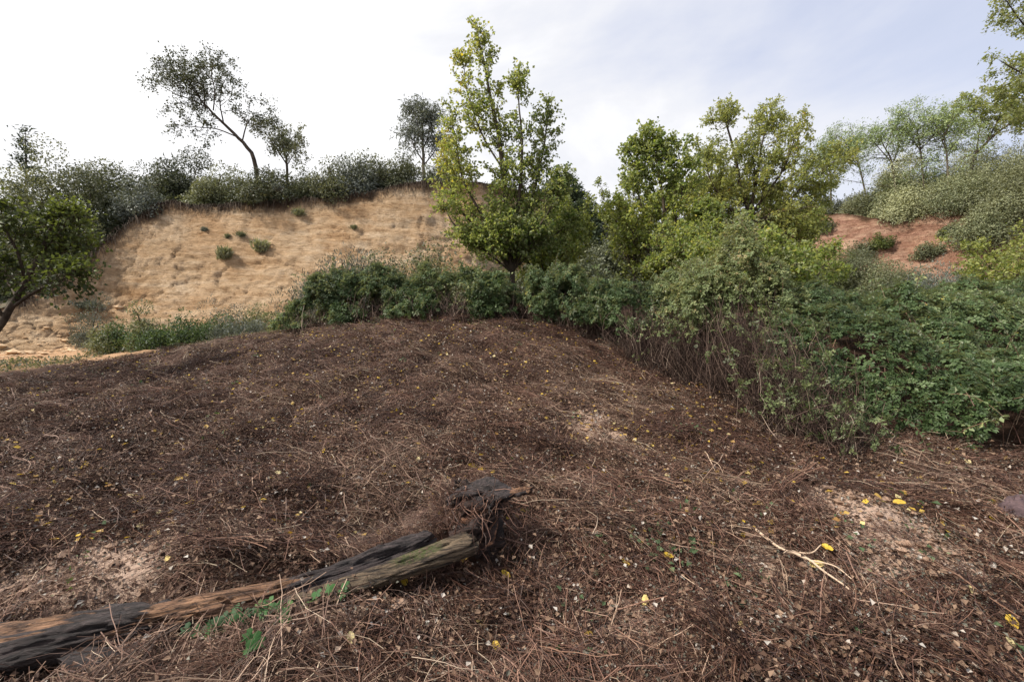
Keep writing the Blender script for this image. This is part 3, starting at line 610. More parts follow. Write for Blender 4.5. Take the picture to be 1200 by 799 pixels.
for k, (u, v, d, w, h, mt, ti, lab) in enumerate(ROW):
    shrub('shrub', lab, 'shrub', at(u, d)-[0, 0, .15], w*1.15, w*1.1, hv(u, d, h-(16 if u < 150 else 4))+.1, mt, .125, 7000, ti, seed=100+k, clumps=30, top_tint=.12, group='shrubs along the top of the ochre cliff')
# conifer tip far left
def conifer(name, label, base, h, w, leaf, n, seed, tint=.4, group=None, lsize=.22, whorls=16):
    r = np.random.default_rng(seed); base = np.asarray(base, float); root = tag(empty(name, base), label, 'conifer', group)
    g = Geo(); tubes(g, spline([[0, 0, 0], [.05, 0, h*.5], [0, 0, h]], 14), np.linspace(.02*h, .01, 14), 6); g.build('trunk', M['bark'], root, True)
    tw = Geo(); cr = Geo(); m = whorls*5; t = np.repeat(np.linspace(.12, .97, whorls), 5)+r.uniform(-.02, .02, m); ph = r.uniform(0, 6.28, m)
    Ln = w*(1-t)**.75*r.uniform(.7, 1.2, m)+.1; D = np.stack([np.cos(ph), np.sin(ph), .25*np.ones(m)], -1)
    s = np.linspace(0, 1, 5)[None, :, None]; S0 = np.stack([np.zeros(m), np.zeros(m), t*h], -1)
    Q = S0[:, None]+D[:, None]*s*Ln[:, None, None]+np.array([0, 0, .12])*s*s*Ln[:, None, None]
    tubes(tw, Q, np.full((1, 5), .02)*np.array([1, .8, .6, .4, .2]), 3); tag(tw.build('twigs', M['twig'], root, True), kind='stuff')
    b = r.choice(m, n, p=Ln/Ln.sum()); x = r.uniform(.15, 1.05, n); C = S0[b]+D[b]*(x*Ln[b])[:, None]+r.normal(size=(n, 3))*np.array([.13, .13, .08])*(h/5)**.5
    leaves(cr, C, nrm(D[b]+rnd(n, r)*.8), nrm(np.array([0, 0, 1.])+rnd(n, r)*.6), lsize, .16, np.clip(r.normal(tint, .2, n), 0, 1), r=r); cr.build('crown', M[leaf], root, False)
    return root
b = at(30, 26); conifer('conifer', 'small pointed conifer tip sticking above the bushes at the far left', b, P(30, 150, 26)[2]-b[2], 1.2, 'darkpine', 4500, 5)
# ---- dark trees behind the middle
for k, (u, d, vt, w, lab) in enumerate([
    (665, 32, 208, 1.7, 'tall narrow dark conifer right of the poplar'), (684, 30, 236, 1.7, 'dark conifer just right of the tallest narrow one'),
    (648, 34, 228, 1.6, 'dark conifer half hidden behind the poplar leaves'), (700, 33, 250, 1.8, 'lower blackish conifer in the gap right of the poplar')]):
    b = at(u, d); conifer('dark_conifer', lab, b, P(u, vt, d)[2]-b[2], w*1.3, 'darkpine', 9000, 200+k, .55, 'dark conifers behind the brambles', lsize=.26, whorls=22)
for k, (u, d, vt, w, mt, ti, lab) in enumerate([
    (712, 27, 262, 2.0, 'darkscrub', .6, 'dark rounded evergreen filling the gap beneath the narrow conifers'),
    (680, 24, 278, 1.7, 'scrub', .3, 'dark green bush low in the gap right of the poplar trunk'),
    (735, 30, 225, 1.6, 'grey', .55, 'pale grey-green tree top left of the slender poplar'),
    (752, 26, 265, 1.6, 'darkscrub', .5, 'dark evergreen left of the slender poplar trunk'),
    (815, 27, 268, 2.0, 'scrub', .5, 'dull green tree seen between slender poplar and oak'),
    (850, 28, 258, 1.9, 'darkscrub', .7, 'dark bush behind the oak trunk'),
    (880, 27, 262, 1.9, 'scrub', .55, 'green bush behind the oak trunk on its right side'), (918, 28, 256, 1.7, 'darkscrub', .7, 'dark bush between oak and the left end of the red cliff'),
    (655, 22, 300, 1.4, 'scrub', .5, 'low bush right of the poplar foot behind the young tree'), (625, 26, 285, 1.7, 'scrub', .35, 'dark bush directly behind the poplar trunk')]):
    b = at(u, d); h = P(u, vt, d)[2]-b[2]
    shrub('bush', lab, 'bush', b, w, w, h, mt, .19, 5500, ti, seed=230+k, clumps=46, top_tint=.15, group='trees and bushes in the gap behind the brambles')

# ---- right ridge
for k, (u, v, d, w, h, mt, ti, lab) in enumerate([
    (945, 240, 47, 1.6, 232, 'darkscrub', .8, 'small dark bush at the left end of the red cliff top'),
    (966, 246, 46, 1.7, 236, 'scrub', .6, 'second small bush along the red cliff top from its left end'),
    (990, 250, 44, 2.0, 226, 'grey', .2, 'broad grey-green bush above the middle of the red cliff'),
    (1016, 254, 42, 2.1, 210, 'scrub', .65, 'dense bush under the slim ridge pines'),
    (1042, 256, 38.5, 2.1, 190, 'ridge', .45, 'bushy pale olive shrub left in the big clump over the red cliff'),
    (1070, 262, 37, 2.3, 196, 'ridge', .55, 'large pale olive shrub spilling over the red cliff edge'),
    (1062, 240, 39, 2.1, 176, 'ridge', .75, 'sunlit yellowish shrub at the back of the big ridge clump'),
    (1100, 244, 38, 2.4, 186, 'ridge', .4, 'dense olive shrub above the pale patch of the red cliff'),
    (1135, 240, 36.5, 2.4, 176, 'ridge', .3, 'grey-green shrub right of the pale cliff patch'),
    (1160, 243, 34.5, 2.2, 205, 'ridge', .35, 'olive shrub hanging low on the cliff left of the edge clump'),
    (1190, 240, 34, 2.4, 165, 'scrub', .85, 'tall dark olive shrub at the right edge of the photo on the ridge'),
    (1085, 240, 42, 2.3, 160, 'pine', .5, 'soft green crown behind the trunks of the ridge pines, left'), (1118, 240, 41.5, 2.3, 158, 'ridge', .6, 'soft olive crown behind the trunks of the ridge pines, right'),
    (1060, 240, 45, 2.6, 150, 'ridge', .7, 'tall sunlit crown at the back of the ridge between slim pine and broad pine'), (1150, 240, 42, 2.6, 150, 'scrub', .9, 'dull green crown behind the crooked ridge tree'), (1185, 240, 40, 2.6, 140, 'ridge', .5, 'tall crown at the back of the ridge under the tall edge tree'),
    (1040, 240, 43, 1.9, 182, 'pine', .55, 'low green crown between slim pine and broad pine'), (1225, 240, 32, 2.4, 155, 'ridge', .3, 'shrub cut by the right edge of the photo on the ridge')]):
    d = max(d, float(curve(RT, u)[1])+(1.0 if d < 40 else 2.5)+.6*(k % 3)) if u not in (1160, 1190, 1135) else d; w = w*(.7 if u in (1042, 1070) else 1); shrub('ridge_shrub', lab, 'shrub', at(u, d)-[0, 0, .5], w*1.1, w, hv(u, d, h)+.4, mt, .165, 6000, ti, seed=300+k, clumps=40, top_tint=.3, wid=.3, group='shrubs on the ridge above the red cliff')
def ridgepine(lab, u, d, pts, limbs, seed, ls=.26, ti=.6, l1=1.2, n1=10, name='ridge_pine', mt='pine'):
    r_ = np.random.default_rng(seed); ls = .19; l1 = l1*1.2
    b = at(u, d)
    tree(name, lab, 'pine', ([b]+[P(a, c, d) for a, c in pts], .085, .02), [([P(a, c, d+e) for a, c, e in l], .05, .015, 1.0) for l in limbs], mt, ls, ti,
         n1=n1*1.1, n2=6, n3=9, l1=l1*2.0, l2=.8, up=.05, seed=seed, t0=.15, wid=.15, spread=.16, limb_t0=.0, bark='palebark', group='pines on the right ridge')
ridgepine('slim ridge pine with long bare leaning stem and two small crowns', 1020, 43, [(1008, 200), (1000, 180), (997, 168)],
          [[(1006, 195, 0), (990, 178, 0), (975, 172, 0)], [(1002, 185, 0), (1002, 165, .5), (1006, 158, .5)], [(1000, 182, 0), (988, 164, -.4), (980, 160, -.4)]], 401)
ridgepine('flat-topped pine at the left end of the right ridge beside the oak', 975, 45, [(972, 200), (968, 185)],
          [[(973, 200, 0), (958, 190, 0), (945, 184, 0)], [(970, 190, 0), (975, 178, 0), (985, 174, .6)], [(972, 197, 0), (985, 190, 0), (994, 187, 0)]], 402)
ridgepine('yellow-green pine leaning between the slim pine and the ridge shrubs', 1052, 40, [(1046, 195), (1036, 172), (1030, 158)],
          [[(1044, 190, 0), (1028, 172, 0), (1018, 160, 0)], [(1038, 175, 0), (1046, 155, 0), (1052, 145, 0)], [(1046, 192, 0), (1054, 172, .4), (1058, 160, .4)]], 403)
ridgepine('broad pine with lit crown above the big clump of ridge shrubs', 1085, 39, [(1080, 190), (1076, 160), (1070, 142)],
          [[(1080, 180, 0), (1066, 158, 0), (1056, 150, 0)], [(1077, 165, 0), (1086, 148, 0), (1094, 138, 0)], [(1079, 175, 0), (1094, 160, 0), (1102, 150, 0)], [(1076, 155, 0), (1066, 140, 0), (1062, 134, 0)]], 404, ti=.7)
ridgepine('pine squeezed between the broad pine and the tall leafless-stemmed tree', 1112, 38, [(1110, 190), (1106, 160), (1104, 142)],
          [[(1108, 175, 0), (1098, 152, 0), (1090, 138, 0)], [(1106, 160, 0), (1114, 145, 0), (1120, 138, 0)], [(1109, 180, 0), (1122, 165, 0), (1130, 152, 0)]], 405, ti=.75)
b = at(1138, 39)
tree('ridge_tree', 'crooked open tree with dark bent limbs reaching over the ridge at the right', 'tree',
     ([b, P(1140, 190, 39), P(1156, 168, 38.5), P(1180, 148, 38.0), P(1215, 130, 37.5)], .15, .05),
     [(pl((1143, 190, 39.0), (1146, 165, 39.0), (1150, 140, 39.0), (1152, 112, 39.0)), .07, .015, 1.3),
      (pl((1156, 168, 38.5), (1170, 140, 38.5), (1178, 118, 38.5), (1190, 100, 38.5)), .06, .015, 1.3),
      (pl((1148, 150, 39.0), (1135, 132, 39.0), (1130, 118, 39.0)), .04, .015, 1.1),
      (pl((1180, 148, 38.0), (1192, 138, 38.0), (1204, 125, 38.0)), .04, .015, 1.1)],
     'oak', .14, .38, n1=12, n2=7, n3=12, l1=1.9, l2=.75, up=.25, seed=420, t0=.5, spread=.08)
b = at(1290, 15)
tree('tall_edge_tree', 'tall tree at the right edge with leafy branch tips against the top sky', 'tree',
     ([b, P(1285, 200, 15), P(1265, 80, 15), P(1240, -60, 15)], .2, .05),
     [(pl((1270, 100, 15), (1230, 60, 14.8), (1200, 30, 14.6), (1178, 0, 14.5)), .05, .012, 1.2),
      (pl((1268, 110, 15), (1225, 100, 14.6), (1195, 85, 14.4), (1172, 72, 14.4)), .05, .012, 1.1),
      (pl((1255, 30, 15), (1220, 0, 15), (1195, -30, 15), (1180, -60, 15)), .05, .012, 1.2),
      (pl((1262, 60, 15), (1230, 20, 15.3), (1205, -20, 15.4), (1190, -50, 15.4)), .05, .012, 1.2),
      (pl((1270, 110, 15), (1235, 120, 14.8), (1205, 118, 14.7), (1180, 112, 14.7)), .05, .012, 1.0)],
     'oak', .085, .35, n1=13, n2=8, n3=8, l1=1.0, l2=.4, up=.1, seed=430, t0=.55)
for k, (u, d, h, w, lab) in enumerate([(1200, 15, 3.3, 1.7, 'light green leafy tree at the right edge below the ridge shrubs'), (1235, 11.5, 2.3, 1.2, 'low yellow-green branches at the right edge just above the brambles')]):
    b = at(u, d)
    lim = [([b+[0, 0, .35*h], b+[w*.5*math.cos(a), w*.5*math.sin(a), .7*h], b+[w*math.cos(a), w*math.sin(a), h*(.85+.15*math.sin(3*a))]], .04, .01, 1) for a in np.arange(8)*.8]
    tree('light_green_tree', lab, 'tree', ([b, b+[.05, 0, .5*h], b+[0, .1, h]], .06, .012), lim, 'fresh', .09, .62, n1=9, n2=6, n3=7, l1=.8, l2=.4, up=.1, seed=440+k, t0=.3)
# bushes at the foot of the red cliff
for k, (u, d, w, h, mt, ti, lab) in enumerate([
    (972, 29, 1.7, 276, 'fresh', .25, 'fresh green bush at the foot of the red cliff, left end'),
    (1003, 28, 1.8, 282, 'scrub', .55, 'dark green bush at the foot of the red cliff beside the fresh green one'),
    (1040, 26, 1.7, 300, 'scrub', .8, 'low green bush under the middle of the red cliff'),
    (1075, 24, 1.7, 312, 'scrub', .35, 'lowest dark bush between red cliff foot and grey shrub'),
    (1112, 20, 1.5, 298, 'grey', .30, 'soft grey-lavender shrub below the red cliff'),
    (1142, 19.5, 1.4, 300, 'grey', .38, 'soft grey-lavender shrub touching the light green tree'),
    (1175, 17, 1.3, 318, 'darkscrub', .6, 'dark bush under the light green tree at the right')]):
    shrub('foot_shrub', lab, 'shrub', at(u, d), w*1.1, w, hv(u, d, h), mt, .11, 7000, ti, seed=330+k, clumps=34, top_tint=.1, spiky=1.0 if mt == 'grey' else 0, wid=.22 if mt == 'grey' else .36, group='shrubs below the red cliff')

for k, (u, v, w, h, mt, ti, lab) in enumerate([
    (968, 268, 1.0, 1.2, 'scrub', .5, 'small green shrub high on the red bank near its left end'), (1010, 300, 1.5, 1.9, 'scrub', .4, 'dark green shrub clinging to the middle of the red bank'),
    (1032, 288, 1.1, 1.5, 'fresh', .2, 'green shrub above the dark one on the red bank'), (1085, 300, 1.2, 1.3, 'scrub', .7, 'dull shrub low on the right part of the red bank'),
    (1112, 272, .8, .9, 'ridge', .3, 'small pale shrub high on the right part of the red bank')]):
    shrub('bank_shrub', lab, 'shrub', hit(u, v, 20)-[0, 0, .3], w, w, h, mt, .15, 2600, ti, seed=620+k, clumps=16, group='shrubs growing on the red bank')
# ---- tree at the left edge
b = at(-60, 8.0)
def lt_tint(C, r): return np.clip(.42+.38*(C[:, 2]-3.0)+.35*fbm(C*1.3, 3, 4)+r.normal(0, .13, len(C)), 0, 1)
tree('near_left_tree', 'leafy tree leaning in from the left edge over the foot of the cliff', 'tree',
     ([b, P(-10, 395, 8), P(20, 350, 8), P(45, 300, 8), P(60, 260, 8)], .085, .02),
     [(pl((15, 360, 8), (45, 340, 7.8), (70, 330, 7.7), (92, 318, 7.7)), .03, .008, 1.0), (pl((25, 340, 8), (60, 305, 8.2), (85, 285, 8.3), (96, 262, 8.3)), .03, .008, 1.1),
      (pl((30, 330, 8), (20, 295, 7.8), (8, 270, 7.7), (-5, 250, 7.6)), .03, .008, 1.1), (pl((5, 375, 8), (-20, 330, 7.6), (-45, 290, 7.4)), .03, .008, 1.1),
      (pl((45, 300, 8), (72, 270, 8), (85, 250, 8)), .02, .008, .9), (pl((20, 350, 8), (10, 330, 8.5), (-10, 300, 8.8)), .02, .008, 1.0)],
     'fresh', .07, lambda C, r: np.clip(-.10+.22*(C[:, 2]-2.3)+.25*(C[:, 0]+8)+.3*fbm(C*1.3, 3, 4)+r.normal(0, .1, len(C)), 0, 1), n1=14, n2=6, n3=7, l1=.58, l2=.30, up=.45, seed=450, t0=.45, limb_t0=.3)
for k, (u, d, h, w, ti, mt, lab) in enumerate([
    (45, 19, 225, 1.9, .4, 'scrub', 'dark shrub rising behind the crown of the near left tree'), (-30, 17.5, 240, 1.9, .5, 'scrub', 'dusty green bush at the photo edge behind the near left tree'),
    (88, 20.3, 225, 1.3, .5, 'scrub', 'green shrub climbing the cliff boundary right of the near left tree'), (112, 21.6, 230, 1.1, .4, 'darkscrub', 'dark shrub on the left rim of the bare cliff'),
    (145, 23, 222, 1.0, .5, 'scrub', 'olive shrub on the steep left rim of the cliff just below its corner'), (10, 20.5, 195, 1.9, .45, 'grey', 'hazy grey-green bush left above the near left tree')]):
    shrub('rim_shrub', lab, 'shrub', at(u, d)-[0, 0, .5], w, w, hv(u, d, h)+.4, mt, .11, 7000, ti, seed=350+k, clumps=34, top_tint=.15, group='shrubs down the left rim of the cliff')

# ---- growth at the foot of the ochre cliff, and tufts on its face
for k, (u, d, w, h, mt, ti, lab) in enumerate([
    (150, 13.5, .75, 372, 'herb', .5, 'left low green bush in the row at the foot of the ochre cliff'),
    (170, 13.2, .45, 343, 'scrub', .8, 'upright dark leafy bush tallest in the row at the cliff foot'),
    (190, 13.0, .8, 366, 'herb', .4, 'spreading fresh green bush right of the upright one at the cliff foot'),
    (222, 13.2, .75, 362, 'herb', .35, 'darker green low bush in the middle of the cliff-foot row'),
    (252, 13.0, .7, 372, 'herb', .3, 'flat green bush in the cliff-foot row'),
    (285, 12.6, .8, 375, 'grey', .25, 'grey-green bush at the right end of the cliff-foot row'),
    (262, 15.8, 1.0, 352, 'grey', .25, 'grey feathery bush behind the row at the cliff foot'),
    (300, 16.2, .9, 350, 'scrub', .8, 'dull green bush behind the grey-green one at the cliff foot'),
    (105, 15.6, .6, 338, 'grey', .2, 'small grey tuft low on the left side of the cliff'),
    (128, 13.4, .7, 372, 'scrub', .8, 'straggling olive bush left of the cliff-foot row')]):
    shrub('low_bush', lab, 'bush', at(u, d)-[0, 0, .05], w*1.15, w*.8, hv(u, d, h)+.05, mt, .065, 3800, ti, seed=500+k, clumps=26, spiky=.9 if mt == 'grey' else .2, wid=.24 if mt == 'grey' else .36, group='low bushes at the foot of the ochre cliff')
for k, (u, v, w, h, mt, ti, lab) in enumerate([
    (263, 303, .42, .75, 'scrub', .95, 'green tuft growing in the middle of the bare ochre cliff face'), (283, 277, .3, .4, 'scrub', .6, 'small tuft above and right of the middle tuft on the cliff'),
    (240, 270, .22, .3, 'grey', .4, 'tiny tuft below the leaning tree, left on the cliff face'), (306, 295, .5, .8, 'ridge', .5, 'brownish dry tuft right of the green tuft on the cliff face'),
    (350, 252, .45, .5, 'ridge', .4, 'brown tuft under the cliff lip right of the small slanted tree'), (105, 362, .75, .55, 'grey', .15, 'wide grey tuft low on the left of the cliff face'),
    (415, 268, .3, .35, 'scrub', .7, 'small tuft high on the cliff above the grey broom bushes'), (325, 222, .3, .4, 'grey', .0, 'dry tuft on the cliff lip right of the leaning tree'), (267, 278, .2, .3, 'scrub', .7, 'little tuft left of the small one, mid cliff')]):
    p = hit(u, v, 12); tuft('cliff_tuft', lab, p-[0, 0, .1], w*1.1, h*1.2, 420, ti, 520+k, mt, 'tufts on the ochre cliff')
# broom-like grey bushes and dark bush behind the bramble mound
for k, (u, d, w, h, mt, ti, lab) in enumerate([
    (378, 15.5, 1.3, 292, 'grey', .22, 'grey feathery broom bush left behind the bramble mound'), (405, 14.5, 1.1, 290, 'grey', .30, 'grey feathery broom bush nearer to the dark round bush'),
    (425, 14.8, 1.0, 282, 'grey', .12, 'greyish broom bush pressed against the dark round bush'),
    (468, 15, 1.15, 270, 'darkscrub', .85, 'dark green round bush standing above the bramble mound'), (510, 14.5, 1.1, 284, 'scrub', .5, 'green bush between the dark round bush and the poplar'),
    (545, 13.6, 1.0, 300, 'scrub', .7, 'mid green bush at the left foot of the poplar')]):
    shrub('broom_bush', lab, 'bush', at(u, d)-[0, 0, .05], w*1.1, w, hv(u, d, h-12), mt, .11 if mt == 'grey' else .085, 8000, ti, seed=540+k, clumps=34, spiky=1.3 if mt == 'grey' else 0, wid=.13 if mt == 'grey' else .36, group='bushes behind the bramble mound')

# ------------------------------------------------------------------ bramble thickets
SPR = {'bramble': sprays('bramble', .043, 50, .14), 'clematis': sprays('clematis', .036, 80, .13)}
def shoots(root, base, q, nd, n, seed, leaf, Lm=.5):
    """long arching shoots standing out of a thicket, leaves along them"""
    r = np.random.default_rng(seed+500); i = r.integers(0, len(q), n); L = r.uniform(.35, 1.15, n)*Lm; D = nrm(nd[i]*.7+rnd(n, r)*.6+np.array([0, 0, .45]))
    s = np.linspace(0, 1, 8)[None, :, None]; Q = q[i][:, None]-base+D[:, None]*s*L[:, None, None]*1.3+np.array([0, 0, -.75])*s*s*L[:, None, None]*r.uniform(.3, 1.2, (n, 1, 1))
    g = Geo(); tubes(g, Q, np.linspace(.0032, .0012, 8)[None]*np.ones((n, 1)), 3, r.uniform(0, .9, n)); tag(g.build('shoots', M['cane'], root), kind='stuff')
    C = np.repeat(Q[:, 1:].reshape(-1, 3), 4, 0); C = C+r.normal(0, .012, C.shape); m = len(C); g = Geo()
    tv = np.repeat(r.uniform(.15, .95, n), 28)+r.normal(0, .08, m); leaves(g, C, nrm(rnd(m, r)+np.array([0, 0, -.3])), nrm(np.array([0, 0, .9])+rnd(m, r)*.7), .048 if leaf == 'bramble' else .036, .34, np.clip(tv, 0, .98), r=r)
    tag(g.build('shoot_leaves', M[leaf], root), kind='stuff')
def ellip_thicket(name, label, blobs, n, leaf, lsize, tint, seed, canes=500, cat='bramble', kind=None, hang=0, group=None, z_leaf_min=None):
    """blobs: (u, d, rx, ry, height above the ground); leaves over the union of the blobs, dark woody tangle inside, dry canes below"""
    r = np.random.default_rng(seed); B = []
    for u, d, rx, ry, h in blobs: p = at(u, d); B.append((p[0], p[1], p[2], rx, ry, h))
    B = np.array(B); base = np.array([B[:, 0].mean(), B[:, 1].mean(), B[:, 2].mean()])
    root = tag(empty(name, base), label, cat, group)
    C = []; Nn = []; w = B[:, 3]*B[:, 5]; w = w/w.sum()
    k = r.choice(len(B), int(n*1.9), p=w); dd = rnd(len(k), r); dd[:, 2] = np.abs(dd[:, 2])-.05
    ctr = B[k, :3]; rad = B[k, 3:6]; q = ctr+dd*rad*(1-np.abs(r.normal(0, .07, len(k))))[:, None]
    lump = fbm(q*1.5, 3, seed)[:, None]; q = q+dd*lump*.75+dd*fbm(q*5, 2, seed+1)[:, None]*.22
    ins = np.zeros(len(q), bool)
    for b in B: ins |= (((q-b[:3])/(b[3:6]*.86))**2).sum(1) < 1
    q = q[~ins][:n]; dd = dd[~ins][:n]; m = len(q)
    gh = ground_h(q[:, 0], q[:, 1]); low = (q[:, 2]-gh)
    # sprays: several leaflets around one short arching cane
    keep = r.uniform(0, 1, m) < (sstep(hang*.5, hang*1.2+.05, low+.3*fbm(q*1.3, 2, seed+5)) if hang else np.ones(m))
    keep &= (low > .03) & (fbm(q*2.3, 2, seed+31) > -.30+.12*r.normal(size=m))
    q, dd = q[keep], dd[keep]; m = len(q)
    tt = r.normal(tint, .17, m)+.45*fbm(q*1.1, 2, seed+7)
    Nn = nrm(dd*.55+np.array([0, 0, .35])+rnd(m, r)*.8)
    scatter('leaves', None, None, SPR[leaf], q-np.array([0, 0, 0]), eul(Nn, r.uniform(0, 6.283, m)), r.uniform(.6, 1.25, m), seed, spray_idx(tt, r), root, base)
    shoots(root, base, q, dd, max(60, canes//7), seed, leaf)
    # canes
    g = Geo(); kk = r.choice(len(B), canes, p=w); a = r.uniform(0, 6.283, canes); ctr = B[kk]
    e = np.stack([ctr[:, 0]+ctr[:, 3]*np.cos(a)*1.0, ctr[:, 1]+ctr[:, 4]*np.sin(a)*1.0], -1); gz = ground_h(e[:, 0], e[:, 1])-.02
    p0 = np.column_stack([e, gz]); t_ = r.uniform(.75, 1.0, canes)
    p3 = np.stack([ctr[:, 0]+(e[:, 0]-ctr[:, 0])*t_+r.normal(0, .15, canes), ctr[:, 1]+(e[:, 1]-ctr[:, 1])*t_, ctr[:, 2]+ctr[:, 5]*np.sqrt(np.maximum(1-t_**2, .02))*r.uniform(.5, 1.1, canes)], -1)+r.normal(0, .10, (canes, 3))
    s = np.linspace(0, 1, 7)[None, :, None]; mid = (p0+p3)/2+(p0-ctr[:, :3])*np.array([.25, .25, 0])*r.uniform(-.2, 1, canes)[:, None]
    Q = p0[:, None]*(1-s)**2+2*mid[:, None]*s*(1-s)+p3[:, None]*s*s+r.normal(0, .022, (canes, 7, 3))
    tubes(g, Q, r.uniform(.0025, .0065, (canes, 1))*np.linspace(1, .5, 7)[None], 3, np.clip(r.normal(.5, .25, canes), 0, 1))
    m2 = canes; kk = r.choice(len(B), m2, p=w); c0 = B[kk, :3]+rnd(m2, r)*np.array([1, 1, .5])*B[kk, 3:6]*.72; c0[:, 2] = np.maximum(c0[:, 2], B[kk, 2]+.05)
    dv = rnd(m2, r)*r.uniform(.3, .9, (m2, 1)); Q = c0[:, None]+dv[:, None]*(s-.5)+np.array([0, 0, -.25])*(s-.5)**2*4*r.uniform(0, 1, (m2, 1, 1))
    tubes(g, Q, r.uniform(.003, .007, (m2, 1))*np.ones((1, 7)), 3, np.clip(r.normal(.3, .2, m2), 0, 1))
    tag(g.build('canes', M['oldcane'], root, False, base), kind='stuff')
    return root
ellip_thicket('bramble_mound', 'rounded green bramble mound at the left end of the thicket above the cleared slope',
    [(378, 11.6, .75, .8, .95), (410, 11.6, .85, .8, 1.3), (452, 11.4, .9, .8, 1.1), (485, 11.3, .8, .8, .85)], 9500, 'bramble', .075, .42, 1, 500, hang=.10)
ellip_thicket('bramble_mound', 'bramble mound in the middle of the thicket at the foot of the tall poplar',
    [(520, 11.0, .9, .8, .95), (560, 10.9, .9, .8, 1.05), (605, 10.8, .9, .8, .85), (645, 10.6, .8, .8, 1.1)], 9500, 'bramble', .075, .46, 2, 600, hang=.15)
ellip_thicket('bramble_mound', 'shadowy bramble mound right of the poplar with dry canes showing under its leaves',
    [(680, 10.2, .9, .8, 1.35), (715, 9.8, .85, .8, 1.5), (750, 9.2, .85, .8, 1.55), (775, 9.0, .7, .8, 1.5)], 9000, 'bramble', .072, .42, 3, 900, hang=.5)
ellip_thicket('vine_draped_shrub', 'tall shrub draped in pale vine leaves over a wall of dry hanging canes',
    [(800, 8.0, .7, .7, 1.65), (835, 7.6, .65, .7, 1.85), (868, 7.2, .55, .65, 2.45), (900, 6.9, .5, .6, 1.75)], 12500, 'clematis', .055, .55, 4, 1200, hang=1.3)
# continuous carpet of brambles on the right
def carpet():
    r = np.random.default_rng(77); n = 40000
    xs = r.uniform(2.0, 20, n*3); ys = 4.6+14*r.uniform(0, 1, n*3)**1.5
    u = 600+F*xs/ys; front = np.interp(u, [840, 900, 960, 1050, 1200, 1500], [7.2, 5.9, 5.05, 4.85, 4.45, 4.0])
    keep = (u > 880+10*(ys-4)) & (ys > front) & (u < 1850) & (ys < 18); xs, ys, u, front = xs[keep][:n], ys[keep][:n], u[keep][:n], front[keep][:n]; n = len(xs)
    def top(x, y, fr):
        a = np.clip((y-fr)/1.5, 0, 1); th = 1.18*np.sqrt(1-(1-a)**2)
        pp = X3(x, y, 0)
        return tps(x, y)+th*(1+.55*fbm(pp*.7, 3, 12))+.26*fbm(pp*2.0, 3, 14)*(.3+.7*a)-.25*np.exp(-(fbm(pp*1.1, 2, 88)/.08)**2)*a
    e = .05; z = top(xs, ys, front); dzx = (top(xs+e, ys, front)-z)/e; dzy = (top(xs, ys+e, front)-z)/e
    N0 = nrm(np.stack([-dzx, -dzy, np.ones(n)], -1)); q = X3(xs, ys, z)-N0*np.abs(r.normal(0, .07, n))[:, None]
    base = np.array([6, 8, float(tps(6., 8.))]); root = tag(empty('bramble_carpet', base), 'wide glossy green carpet of brambles covering the right bank below the red cliff', 'brambles', None, 'stuff')
    kp = fbm(q*2.0, 2, 93) > -.46+.12*r.normal(size=n); q = q[kp]; N0 = N0[kp]; ys = ys[kp]; n = len(q); shoots(root, base, q, N0, 330, 78, 'bramble', .6)
    tt = r.normal(.42, .17, n)+.6*fbm(q*.9, 3, 19)+.015*(ys-7)
    scatter('leaves', None, None, SPR['bramble'], q, eul(nrm(N0*.6+np.array([0, 0, .35])+rnd(n, r)*.62), r.uniform(0, 6.283, n)), r.uniform(.6, 1.2, n)*(.85+.035*ys), 5, spray_idx(tt, r), root, base)
    g = Geo(); m = 2200; i = r.choice(n, m); p0 = q[i]-N0[i]*r.uniform(.05, .5, (m, 1)); dv = rnd(m, r)*np.array([1, 1, .5])*r.uniform(.3, .8, (m, 1)); s = np.linspace(0, 1, 8)[None, :, None]
    Q = p0[:, None]+dv[:, None]*(s-.5)+np.array([0, 0, -.3])*(s-.5)**2*3
    tubes(g, Q, r.uniform(.002, .005, (m, 1))*np.ones((1, 8)), 3, np.clip(r.normal(.4, .3, m), 0, 1)); tag(g.build('canes', M['cane'], root, False, base), kind='stuff')
carpet()
